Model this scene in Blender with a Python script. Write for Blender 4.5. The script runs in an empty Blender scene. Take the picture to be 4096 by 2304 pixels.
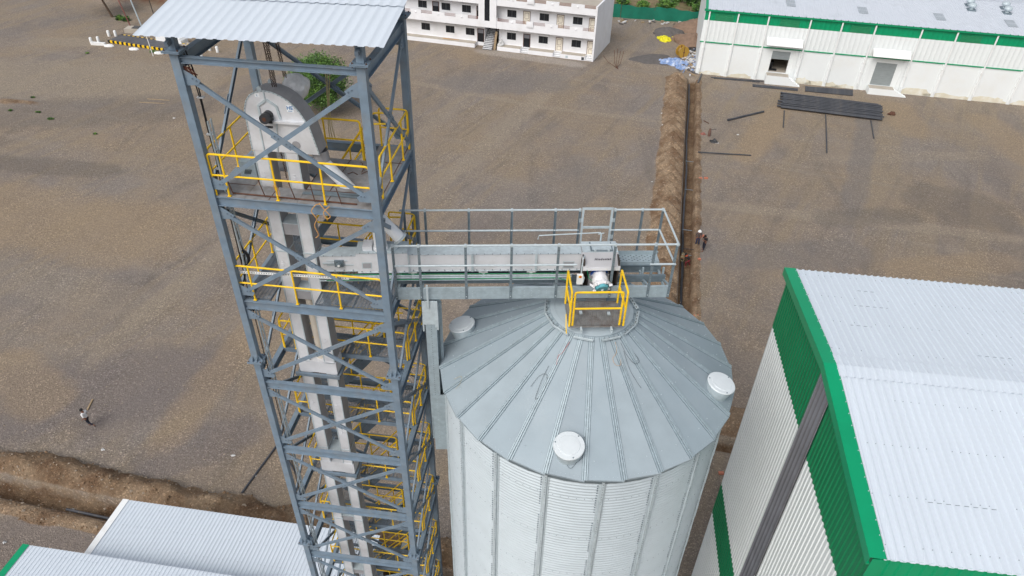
import bpy, bmesh, math, random
import numpy as np
from mathutils import Vector, Matrix, noise
R=math.radians
scene=bpy.context.scene; COL=scene.collection
random.seed(7)
# ---------------------------------------------------------------- camera
CAM_Z=37.0; FPX=2850.0
def cam_basis():
    p,r=R(37.7),R(-1.69)
    cp,sp=math.cos(p),math.sin(p)
    right=Vector((1,0,0)); fwd=Vector((0,cp,-sp)); down=fwd.cross(right)
    cr,sr=math.cos(r),math.sin(r)
    return right*cr+down*sr, -right*sr+down*cr, fwd
CR,CD,CF=cam_basis()
cam=bpy.data.cameras.new('camera'); cam.sensor_width=36; cam.lens=36*FPX/4096; cam.clip_end=2000; cam.clip_start=.1
co=bpy.data.objects.new('camera',cam); COL.objects.link(co)
co.matrix_world=Matrix(((CR.x,-CD.x,-CF.x,0),(CR.y,-CD.y,-CF.y,0),(CR.z,-CD.z,-CF.z,CAM_Z),(0,0,0,1)))
scene.camera=co
# ---------------------------------------------------------------- light (overcast)
SUN_EL,SUN_AZ=R(49),R(213)          # azimuth measured from +Y towards +X: light comes from behind the viewer
w=bpy.data.worlds.new('World'); scene.world=w; w.use_nodes=True
nt=w.node_tree; bg=nt.nodes['Background']
sky=nt.nodes.new('ShaderNodeTexSky'); sky.sky_type='NISHITA'; sky.sun_disc=False
sky.sun_elevation=SUN_EL; sky.sun_rotation=SUN_AZ; sky.dust_density=4.0; sky.ozone_density=1.5
hs=nt.nodes.new('ShaderNodeHueSaturation'); hs.inputs['Saturation'].default_value=.42
nt.links.new(sky.outputs[0],hs.inputs['Color']); nt.links.new(hs.outputs[0],bg.inputs[0]); bg.inputs[1].default_value=.14
sun=bpy.data.lights.new('sun','SUN'); sun.energy=1.5; sun.angle=R(40); sun.color=(1,.97,.93)
so=bpy.data.objects.new('sun',sun); COL.objects.link(so)
sd=Vector((math.sin(SUN_AZ)*math.cos(SUN_EL),math.cos(SUN_AZ)*math.cos(SUN_EL),math.sin(SUN_EL)))
so.rotation_euler=sd.to_track_quat('Z','Y').to_euler(); so.location=(0,-20,60)
vs=scene.view_settings; vs.view_transform='Standard'; vs.look='None'; vs.gamma=1; vs.use_curve_mapping=False; vs.exposure=0.04
# ---------------------------------------------------------------- helpers
def c(r,g,b):
    f=lambda x:(x/255/12.92) if x<=10 else ((x/255+.055)/1.055)**2.4
    return (f(r),f(g),f(b))
def ray(px,py):
    return CR*((px-2048)/FPX)+CD*((py-1152)/FPX)+CF
def G(px,py,z=0.0):
    d=ray(px,py); t=(z-CAM_Z)/d.z; return Vector((d.x*t,d.y*t,z))
def mat(name,col,rough=.6,metal=0.0,var=.12,scale=3.0,dirt=None,dirt_amt=.3,dirt_scale=.8,bump=0.0,bump_scale=30,stretch=(1,1,1),spec=.5):
    m=bpy.data.materials.new(name); m.use_nodes=True; t=m.node_tree; N=t.nodes; L=t.links
    b=N['Principled BSDF']; b.inputs['Roughness'].default_value=rough; b.inputs['Metallic'].default_value=metal
    b.inputs['Specular IOR Level'].default_value=spec
    tc=N.new('ShaderNodeTexCoord'); mp=N.new('ShaderNodeMapping'); mp.inputs['Scale'].default_value=stretch
    L.new(tc.outputs['Object'],mp.inputs[0])
    n=N.new('ShaderNodeTexNoise'); n.inputs['Scale'].default_value=scale; n.inputs['Detail'].default_value=5; L.new(mp.outputs[0],n.inputs['Vector'])
    cr=N.new('ShaderNodeValToRGB'); cr.color_ramp.elements[0].position=.3; cr.color_ramp.elements[1].position=.7
    cr.color_ramp.elements[0].color=(*[x*(1-var) for x in col],1); cr.color_ramp.elements[1].color=(*[min(1,x*(1+var)) for x in col],1)
    L.new(n.outputs['Fac'],cr.inputs[0]); out=cr.outputs[0]
    if dirt:
        n2=N.new('ShaderNodeTexNoise'); n2.inputs['Scale'].default_value=dirt_scale; n2.inputs['Detail'].default_value=8; n2.inputs['Roughness'].default_value=.65; L.new(mp.outputs[0],n2.inputs['Vector'])
        r2=N.new('ShaderNodeValToRGB'); r2.color_ramp.elements[0].position=.48; r2.color_ramp.elements[1].position=.75
        r2.color_ramp.elements[0].color=(0,0,0,1); r2.color_ramp.elements[1].color=(dirt_amt,)*3+(1,)
        L.new(n2.outputs['Fac'],r2.inputs[0])
        mx=N.new('ShaderNodeMix'); mx.data_type='RGBA'; L.new(r2.outputs[0],mx.inputs[0]); L.new(out,mx.inputs[6]); mx.inputs[7].default_value=(*dirt,1); out=mx.outputs[2]
    L.new(out,b.inputs['Base Color'])
    if bump:
        n3=N.new('ShaderNodeTexNoise'); n3.inputs['Scale'].default_value=bump_scale; n3.inputs['Detail'].default_value=4; L.new(mp.outputs[0],n3.inputs['Vector'])
        bp=N.new('ShaderNodeBump'); bp.inputs['Strength'].default_value=bump; bp.inputs['Distance'].default_value=.02; L.new(n3.outputs['Fac'],bp.inputs['Height']); L.new(bp.outputs[0],b.inputs['Normal'])
    return m
M={}
M['steel']=mat('blue_grey_paint',c(116,134,150),.5,.0,.12,4,c(135,130,120),.4,2.2)
M['steel_dk']=mat('dark_grey_paint',c(98,112,126),.5,.0,.12,4)
M['deck']=mat('chequer_plate',c(142,142,143),.55,.1,.18,6,c(112,96,78),.75,1.6,.3,40)
M['grate']=mat('grating_paint',c(110,120,130),.6,.0,.2,8)
M['grate_galv']=mat('grating_galvanised',c(140,138,136),.5,.2,.2,8,c(100,66,48),.8,3)
M['yellow']=mat('yellow_paint',c(250,204,28),.4,0,.07,5,c(150,105,30),.35,3)
M['galv']=mat('galvanised',c(160,175,182),.48,.15,.1,9,c(134,146,152),.5,2)
M['galv_lt']=mat('galvanised_bright',c(188,200,205),.5,.15,.1,9)
M['galv_dk']=mat('galvanised_dull',c(118,132,140),.5,.25,.14,9)
M['siloroof']=mat('silo_roof_sheet',c(150,164,172),.6,.05,.05,1.4,c(168,178,183),.35,.9,0,0)
M['silowall']=mat('silo_wall_sheet',c(186,196,201),.45,.1,.04,2.0)
M['siloroof2']=mat('silo_roof_sheet_duller',c(144,157,165),.6,.05,.06,1.1,c(164,174,179),.4,.8)
M['siloroof3']=mat('silo_roof_sheet_paler',c(156,169,176),.58,.05,.06,1.7,c(140,150,156),.3,1.1)
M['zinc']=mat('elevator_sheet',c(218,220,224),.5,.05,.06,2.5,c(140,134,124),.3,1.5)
M['zinc_dk']=mat('elevator_sheet_shaded',c(160,160,164),.55,.05,.08,2.5,c(110,104,98),.3,1.5)  # darker copy of elevator_sheet: shade of leg and head sides put into colour
M['spout']=mat('spout_sheet',c(234,237,240),.4,.05,.05,3)
M['roofw']=mat('white_roof_sheet',c(205,214,223),.45,0,.02,.6,c(198,206,212),.25,1.3,stretch=(3,.6,1))
M['roofg']=mat('grey_white_roof_sheet',c(204,210,218),.42,0,.05,.4,c(160,165,170),.4,.4)
M['wallw']=mat('white_wall_sheet',c(232,237,237),.5,0,.02,.8)
M['plaster']=mat('white_plaster',c(236,237,240),.8,0,.03,.7,c(205,202,198),.35,.5,.1,20)
M['mason']=mat('white_masonry',c(233,237,237),.85,0,.02,.7,c(214,212,202),.4,.35,.1,20)
M['stain']=mat('stained_masonry',c(220,214,194),.85,0,.08,.9,c(232,236,234),1,.9)
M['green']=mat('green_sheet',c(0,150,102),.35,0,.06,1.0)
M['green_dk']=mat('green_sheet_shaded',c(0,124,78),.42,0,.06,1.0)  # darker copy of green_sheet: shade of the gable side put into colour
M['dark']=mat('dark_glass',c(34,38,44),.15,0,.15,2)
M['tint']=mat('smoked_sheet',c(130,131,138),.25,0,.12,1.2,c(110,110,114),.4,.7)
M['black']=mat('black_plastic',c(34,36,40),.45,0,.15,6)
M['pipe']=mat('black_pipe',c(62,65,72),.5,0,.2,2,c(118,112,106),.4,1.4,stretch=(1,1,1))
M['rust']=mat('rusty_steel',c(92,62,48),.8,.1,.25,9)
M['chain']=mat('rusty_chain',c(70,52,44),.7,.3,.25,14)
M['rope']=mat('fibre_rope',c(178,166,128),.9,0,.15,20)
M['rope_or']=mat('orange_rope',c(200,150,90),.9,0,.15,20)
M['cream']=mat('cream_pipe',c(205,196,182),.5,0,.05,3)
M['blue']=mat('blue_enamel',c(24,72,150),.35,0,.1,6)
M['teal']=mat('teal_fan_cover',c(96,170,182),.4,0,.1,6)
M['wrap']=mat('plastic_wrap',c(232,234,237),.25,0,.1,7,c(165,170,175),.5,5,.8,14)
M['wrap2']=mat('white_plastic_wrap',c(225,225,228),.3,0,.08,9,c(190,190,195),.6,5,.8,14)
M['white']=mat('white_paint',c(238,240,240),.5,0,.03,2,c(170,160,140),.3,2)
M['stickw']=mat('white_sticker',c(238,242,245),.4,0,.01,2)
M['stickb']=mat('blue_print',c(20,110,170),.4,0,.02,2)
M['ink']=mat('black_print',c(30,24,40),.5,0,.02,2)
M['redt']=mat('reddish_tools',c(140,88,78),.7,0,.2,5)
M['red']=mat('red_plastic',c(205,60,40),.4,0,.05,3)
M['cablegreen']=mat('green_cable',c(0,140,90),.5,0,.05,3)
M['brick']=mat('brick',c(190,120,95),.85,0,.15,8)
M['concrete']=mat('concrete',c(178,170,158),.85,0,.1,2,c(130,120,105),.4,1)
M['step']=mat('stair_tile',c(225,226,228),.5,0,.04,2)
M['stepd']=mat('dark_stair_tile',c(70,74,78),.5,0,.06,2)
M['cream_door']=mat('cream_door',c(235,228,212),.55,0,.03,2)
M['brown']=mat('brown_trim',c(96,56,42),.6,0,.1,4)
M['railred']=mat('brown_red_rail',c(132,84,76),.5,0,.1,4)
M['bark']=mat('bark',c(92,76,62),.9,0,.25,6,None,.3,1,.6,20)
M['leaf1']=mat('leaf_green',c(88,128,58),.6,0,.3,2.2)
M['leaf2']=mat('leaf_light',c(112,148,64),.6,0,.25,2.2)
M['leaf3']=mat('leaf_dark',c(56,82,46),.6,0,.3,2.2)
M['net']=mat('green_shade_net',c(12,112,90),.8,0,.14,.8,c(18,88,74),.6,.5)
M['skin']=mat('skin',c(120,80,60),.6,0,.06,9)
M['hair']=mat('hair',c(24,20,20),.7,0,.1,9)
M['wood']=mat('pale_wood',c(152,132,104),.85,0,.15,5)
M['asph']=mat('dark_deck_steel',c(92,92,96),.6,.1,.2,1.5,c(120,112,104),.5,.6)
M['sandgrey']=mat('grey_sand',c(96,92,90),.95,0,.15,2,None,.3,1,.7,9)
M['sandbrown']=mat('brown_sand',c(128,106,90),.95,0,.15,2,None,.3,1,.7,9)
M['yellowbag']=mat('yellow_sheet',c(214,206,28),.6,0,.25,2.5)
M['bluetarp']=mat('blue_tarp',c(120,146,190),.6,0,.3,3,c(212,217,225),1,2.2)
M['lit']=mat('rubbish_pale',c(200,200,200),.7,0,.2,3)
M['drumy']=mat('drum_yellow',c(176,138,52),.7,0,.12,3)
M['shutter']=mat('steel_shutter',c(160,168,170),.45,.3,.12,1.5,stretch=(1,1,8))
M['cyl']=mat('gas_cylinder_paint',c(110,84,74),.6,0,.2,6)
M['louvre']=mat('louvre_grey',c(66,168,122),.5,0,.1,4)

def fn(x):
    return x
class MB:
    def __init__(s,off=(0,0,0)): s.v=[];s.f=[];s.mi=[];s.m=0;s.off=Vector(off)
    def add(s,vs,fs):
        b=len(s.v); s.v.extend([tuple(Vector(p)-s.off) for p in vs]); s.f.extend([tuple(i+b for i in f) for f in fs]); s.mi.extend([s.m]*len(fs))
    def box(s,a,b):
        x0,x1=sorted((a[0],b[0]));y0,y1=sorted((a[1],b[1]));z0,z1=sorted((a[2],b[2]))
        s.add([(x0,y0,z0),(x1,y0,z0),(x1,y1,z0),(x0,y1,z0),(x0,y0,z1),(x1,y0,z1),(x1,y1,z1),(x0,y1,z1)],
          [(0,3,2,1),(4,5,6,7),(0,1,5,4),(1,2,6,5),(2,3,7,6),(3,0,4,7)])
    def bar(s,p,q,w,h,up=(0,0,1),so=0,uo=0):
        p=Vector(p);q=Vector(q);d=(q-p).normalized();u=Vector(up)
        sd=d.cross(u)
        if sd.length<1e-4: sd=d.cross(Vector((1,0,0)))
        sd.normalize();u=sd.cross(d)
        vs=[]
        for e in (p,q):
            for a,b in ((-1,-1),(1,-1),(1,1),(-1,1)): vs.append(e+sd*(a*w/2+so)+u*(b*h/2+uo))
        s.add(vs,[(0,1,2,3),(7,6,5,4),(0,4,5,1),(1,5,6,2),(2,6,7,3),(3,7,4,0)])
    def ibeam(s,p,q,w,h,t=.012,up=(0,0,1)):
        s.bar(p,q,w,t,up,0,h/2-t/2); s.bar(p,q,w,t,up,0,-h/2+t/2); s.bar(p,q,t,h-2*t,up)
    def chan(s,p,q,w,h,t=.01,up=(0,0,1),side=1):
        # web on one side, flanges pointing to the other
        s.bar(p,q,w,t,up,0,h/2-t/2); s.bar(p,q,w,t,up,0,-h/2+t/2); s.bar(p,q,t,h-2*t,up,side*(w/2-t/2),0)
    def tube(s,p,q,r,n=8,r2=None,cap=True):
        p=Vector(p);q=Vector(q);d=(q-p).normalized();a=d.orthogonal().normalized();b=d.cross(a); r2=r if r2 is None else r2
        vs=[]
        for e,rr in ((p,r),(q,r2)):
            for i in range(n):
                t=2*math.pi*i/n; vs.append(e+(a*math.cos(t)+b*math.sin(t))*rr)
        fs=[(i,(i+1)%n,n+(i+1)%n,n+i) for i in range(n)]
        if cap: fs+= [tuple(range(n-1,-1,-1)),tuple(range(n,2*n))]
        s.add(vs,fs)
    def curve(s,pts,r,n=5,m=6):
        P=[Vector(p) for p in pts]; out=[]
        for i in range(len(P)-1):
            a,b,cc,d=P[max(0,i-1)],P[i],P[i+1],P[min(len(P)-1,i+2)]
            for k in range(m):
                t=k/m; out.append(.5*((2*b)+(cc-a)*t+(2*a-5*b+4*cc-d)*t*t+(3*b-a-3*cc+d)*t**3))
        out.append(P[-1]); s.path(out,r,n)
    def path(s,pts,r,n=7,closed=False):
        pts=[Vector(p) for p in pts]; k=len(pts); vs=[]
        prev=None
        for i in range(k):
            if closed: t=(pts[(i+1)%k]-pts[i-1]).normalized()
            else: t=(pts[min(i+1,k-1)]-pts[max(i-1,0)]).normalized()
            if prev is None: a=t.orthogonal().normalized()
            else:
                a=prev-t*prev.dot(t)
                a=a.normalized() if a.length>1e-5 else t.orthogonal().normalized()
            prev=a; b=t.cross(a)
            # keep thickness round corners
            rr=r
            for j in range(n):
                th=2*math.pi*j/n; vs.append(pts[i]+(a*math.cos(th)+b*math.sin(th))*rr)
        fs=[]
        for i in range(k if closed else k-1):
            i2=(i+1)%k
            for j in range(n): fs.append((i*n+j,i*n+(j+1)%n,i2*n+(j+1)%n,i2*n+j))
        if not closed: fs+=[tuple(range(n-1,-1,-1)),tuple(range((k-1)*n,k*n))]
        s.add(vs,fs)
    def rpath(s,pts,r,rad=.12,n=8):
        # polyline with rounded corners
        pts=[Vector(p) for p in pts]; out=[pts[0]]
        for i in range(1,len(pts)-1):
            a,b,cc=pts[i-1],pts[i],pts[i+1]
            d1=(a-b);d2=(cc-b);q=min(rad,d1.length*.45,d2.length*.45)
            p1=b+d1.normalized()*q;p2=b+d2.normalized()*q
            for k in range(5):
                t=k/4; out.append(p1*(1-t)**2+b*2*t*(1-t)+p2*t*t)
        out.append(pts[-1]); s.path(out,r,n)
    def lathe(s,prof,n=24,cen=(0,0,0),axis=(0,0,1),a0=0,a1=2*math.pi):
        ax=Vector(axis).normalized(); a=ax.orthogonal().normalized() if abs(ax.z)<.99 else Vector((1,0,0)); b=ax.cross(a); cen=Vector(cen)
        full=abs(a1-a0-2*math.pi)<1e-6; m=n if full else n+1; vs=[]
        for r,z in prof:
            for i in range(m):
                t=a0+(a1-a0)*i/n; vs.append(cen+ax*z+(a*math.cos(t)+b*math.sin(t))*r)
        fs=[]
        for k in range(len(prof)-1):
            for i in range(n):
                j=(i+1)%m; fs.append((k*m+i,k*m+j,(k+1)*m+j,(k+1)*m+i))
        s.add(vs,fs)
    def prism(s,outline,o,u,v,nrm,t):
        # outline [(a,b)] in plane (o,u,v), extruded by t along nrm
        o=Vector(o);u=Vector(u);v=Vector(v);nrm=Vector(nrm); k=len(outline)
        vs=[o+u*a+v*b for a,b in outline]+[o+u*a+v*b+nrm*t for a,b in outline]
        s.add(vs,[tuple(range(k-1,-1,-1)),tuple(range(k,2*k))]+[(i,(i+1)%k,k+(i+1)%k,k+i) for i in range(k)])
    def corr(s,o,u,v,n,u0,u1,lo,hi,pitch=.2,h=.03,top=.3,base=.5,phase=0.0):
        # trapezoid-ribbed sheet: profile along u, extent lo(u)..hi(u) along v, ribs towards n
        o=Vector(o);u=Vector(u);v=Vector(v);n=Vector(n)
        lo_=lo if callable(lo) else (lambda x:lo); hi_=hi if callable(hi) else (lambda x:hi)
        us=[]; x=u0-((u0-phase)%pitch)-pitch
        while x<u1+pitch:
            m=x+pitch/2
            for d,hh in ((-base/2,0),(-top/2,h),(top/2,h),(base/2,0)): us.append((m+d*pitch,hh))
            x+=pitch
        pts=[(u0,0)]+[p for p in us if u0+1e-4<p[0]<u1-1e-4]+[(u1,0)]
        vs=[]
        for a,hh in pts:
            vs.append(o+u*a+v*lo_(a)+n*hh); vs.append(o+u*a+v*hi_(a)+n*hh)
        s.add(vs,[(2*i,2*i+2,2*i+3,2*i+1) for i in range(len(pts)-1)])
    def mesh(s,name,mats,smooth=35):
        me=bpy.data.meshes.new(name); me.from_pydata(s.v,[],s.f)
        if not isinstance(mats,(list,tuple)): mats=[mats]
        for m in mats: me.materials.append(M[m] if isinstance(m,str) else m)
        me.polygons.foreach_set('material_index',s.mi)
        if smooth:
            me.polygons.foreach_set('use_smooth',[True]*len(me.polygons)); me.update(); me.set_sharp_from_angle(angle=R(smooth))
        me.update(); return me
    def build(s,name,mats,parent=None,smooth=35,loc=None,rz=0):
        o=bpy.data.objects.new(name,s.mesh(name,mats,smooth)); COL.objects.link(o)
        if parent is not None: o.parent=parent
        if loc is not None: o.location=loc; o.rotation_euler=(0,0,rz)
        return o
def tag(o,label=None,cat=None,group=None,kind=None):
    if label:o['label']=label
    if cat:o['category']=cat
    if group:o['group']=group
    if kind:o['kind']=kind
    return o
def thing(name,label,cat,loc=(0,0,0),rz=0,group=None):
    o=bpy.data.objects.new(name,None); COL.objects.link(o); o.empty_display_size=.2
    o.location=loc; o.rotation_euler=(0,0,rz); return tag(o,label,cat,group)
def kids(o): return [x for x in COL.objects if x.parent==o]
def dup(o,loc,rz=0,label=None,parent=None):
    r=o.copy(); COL.objects.link(r); r.location=loc; r.rotation_euler=(o.rotation_euler[0],o.rotation_euler[1],rz)
    if label: r['label']=label
    if parent is not None: r.parent=parent
    for ch in kids(o):
        q=ch.copy(); COL.objects.link(q); q.parent=r
        for g in kids(ch):
            h=g.copy(); COL.objects.link(h); h.parent=q
    return r
def part_copy(o,parent,dz):
    q=o.copy(); COL.objects.link(q); q.parent=parent; q.location=(o.location.x,o.location.y,o.location.z+dz)
    for g in kids(o):
        h=g.copy(); COL.objects.link(h); h.parent=q
    return q
def text_mesh(name,body,size,mats,parent,mtx,shear=0,ext=.002,bold=0,spacing=1):
    cu=bpy.data.curves.new(name,'FONT'); cu.body=body; cu.size=size; cu.shear=shear; cu.extrude=ext; cu.offset=bold; cu.align_x='CENTER'; cu.align_y='CENTER'; cu.space_character=spacing
    t=bpy.data.objects.new(name+'_curve',cu); COL.objects.link(t)
    dg=bpy.context.evaluated_depsgraph_get(); me=bpy.data.meshes.new_from_object(t.evaluated_get(dg)); me.name=name
    bpy.data.objects.remove(t); bpy.data.curves.remove(cu)
    me.materials.clear(); me.materials.append(M[mats])
    o=bpy.data.objects.new(name,me); COL.objects.link(o); o.parent=parent; o.matrix_local=mtx; return o
def frame(o,x,y):
    x=Vector(x).normalized(); y=Vector(y).normalized(); z=x.cross(y); o=Vector(o)
    return Matrix(((x.x,y.x,z.x,o.x),(x.y,y.y,z.y,o.y),(x.z,y.z,z.z,o.z),(0,0,0,1)))
def rotz(a): return Matrix.Rotation(a,3,'Z')
# ---------------------------------------------------------------- ground
T0=Vector((14.3,45.8,0)); EU=Vector((.191,.982,0)); EV=Vector((.982,-.191,0))
def uv(p): d=Vector((p[0],p[1],0))-T0; return d.dot(EU),d.dot(EV)
def from_uv(u,v,z=0): p=T0+EU*u+EV*v; return Vector((p.x,p.y,z))
def sst(a,b,x):
    t=min(1,max(0,(x-a)/(b-a))); return t*t*(3-2*t)
def bump(x,a,b,k=.35):
    # smooth hump between a and b
    if x<=a or x>=b: return 0.0
    return min(1,min(x-a,b-x)/((b-a)*k))
_a,_b=G(380,0),G(640,40); BK1=(_b.y-_a.y)/(_b.x-_a.x); BK0=_a.y+BK1*(-50-_a.x)
def gh(u,v):
    z=0.0; soil=0.0; field=0.0; wet=0.0
    nz=lambda f,s=0: noise.noise(Vector((u*f+s,v*f-s,3.1+s)))
    # first trench (v about 0), spoil on its left and a thin lip on its right
    if -13.5<u<52 and -6<v<3:
        e=sst(-13.5,-12,u)*sst(52,51,u)
        tr=sst(-.60,-.47,v)*sst(.62,.5,v)
        z-=1.0*tr*e; wet=max(wet,tr*e)
        w=3.3+.35*nz(.35,5); hm=bump(v,-w-.45,-.5,.5)
        ph=(u+abs(v+2.0)*.75+.5*nz(.2,2))/2.0; saw=ph-math.floor(ph)
        ridge=.55+.75*(saw if saw<.72 else (1-saw)/.28*.72)
        z+=(1-tr)*e*hm**.8*(.95*(ridge*1.6-.45)+.16*nz(1.3)+.07*nz(4.1))*(1 if v<-.45 else 0)
        lip=bump(v,.5,1.3+.25*nz(.6,9),.5); z+=(1-tr)*e*lip*(.2+.1*nz(1.5,1))
        soil=max(soil,e*max(tr,sst(0,.25,hm) if v<-.4 else 0,sst(0,.2,lip)*.95))
    # second trench (u about -27.6) with a broad berm on its far side
    if -32<u<-20 and v<4:
        e=sst(4,0,v); far=sst(-47,-38,v)
        tr=sst(-28.25,-28.05,u)*sst(-26.95,-27.15,u); z-=1.2*tr*e*sst(-62,-52,v); wet=max(wet,tr*e)
        top=-24.9+.5*nz(.25,3)+.4*nz(.9,4)+.2*nz(2.5,4); hm=bump(u,-26.95,top,.42)
        ph=(v+.6*nz(.3,7))/3.4; saw=abs((ph-math.floor(ph))*2-1)
        wet=max(wet,.7*e*sst(0,.3,hm)*(.7+.7*nz(.35,21))); z+=(1-tr)*e*hm**.75*far*(.62+.38*saw+.22*nz(.9,2)+.13*nz(2.2,6)+.1*nz(4.2,8))
        l2=bump(u,-29.4+.3*nz(.5,1),-28.2,.5); z+=(1-tr)*e*l2*(.18+.1*nz(1.2,3))
        soil=max(soil,e*max(tr,sst(0,.25,hm)*max(.25,far),sst(0,.3,l2)*.9))
    # cross trench at the near end of the first one
    if -17<u<-8 and -4<v<12:
        e=sst(-4,-2,v)*sst(12,9,v)
        tr=sst(-14.6,-14.3,u)*sst(-13.5,-13.8,u); z-=.9*tr*e; wet=max(wet,tr*e*.8)
        hm=bump(u,-13.5,-10.2+.4*nz(.7,3),.45); z+=(1-tr)*e*hm*(.5+.25*nz(.9,1)+.1*nz(3,2))
        soil=max(soil,e*max(tr,sst(0,.3,hm)))
    # low heap at the far left
    p=from_uv(u,v); d=math.hypot((p.x+61.5)/2.4,(p.y-82.2)/1.3)
    if d<1: z+=.45*(1-d*d)*(.8+.3*nz(1.2)); soil=max(soil,sst(1,.6,d)*.8)
    # bank of red earth beyond the yard on the left, dry field beyond the net
    if p.x<-40:
        e=sst(-40,-50,p.x)*sst(-1,4,p.y-(BK0+BK1*(p.x+50)+1.5*nz(.1,2))); z+=e*(1.6+.5*nz(.12,3)+.3*nz(.5,1)); soil=max(soil,.999*e if e>.02 else 0); field=max(field,.55*e)
    e=sst(0,2.5,p.y-(123.5-.13*(p.x-15.8)))*sst(12,16,p.x); field=max(field,e); z+=.25*e*nz(.1,8)
    z+=.035*nz(.13,11)+.02*nz(.5,12)
    return z,soil,field,wet
def lines(segs):
    out=[]
    for a,b,st in segs:
        n=max(1,round((b-a)/st)); out+= [a+(b-a)*i/n for i in range(n)]
    out.append(segs[-1][1]); return out
US=lines([(-420,-60,30),(-60,-32,2.5),(-32,-29.5,.5),(-29.5,-23,.2),(-23,-15.5,1.2),(-15.5,-9.5,.2),(-9.5,52.5,.24),(52.5,60,1.0),(60,95,1.0),(95,140,4),(140,600,40)])
VS=lines([(-600,-130,40),(-130,-56,3),(-56,-8,.4),(-8,-4.6,.4),(-4.6,1.8,.13),(1.8,12,.4),(12,90,3),(90,600,40)])
vs=[];at=[]
for u in US:
    for v in VS:
        z,s,f,wt=gh(u,v); p=from_uv(u,v,z); vs.append(p); at.append((s,f,wt))
k=len(VS); fs=[(i*k+j,i*k+j+1,(i+1)*k+j+1,(i+1)*k+j) for i in range(len(US)-1) for j in range(k-1)]
me=bpy.data.meshes.new('ground'); me.from_pydata([tuple(p) for p in vs],[],[f[::-1] for f in fs])
for nm,ix in (('soil',0),('field',1),('moist',2)):
    a=me.attributes.new(nm,'FLOAT','POINT'); a.data.foreach_set('value',[x[ix] for x in at])
me.polygons.foreach_set('use_smooth',[True]*len(me.polygons)); me.update()
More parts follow.
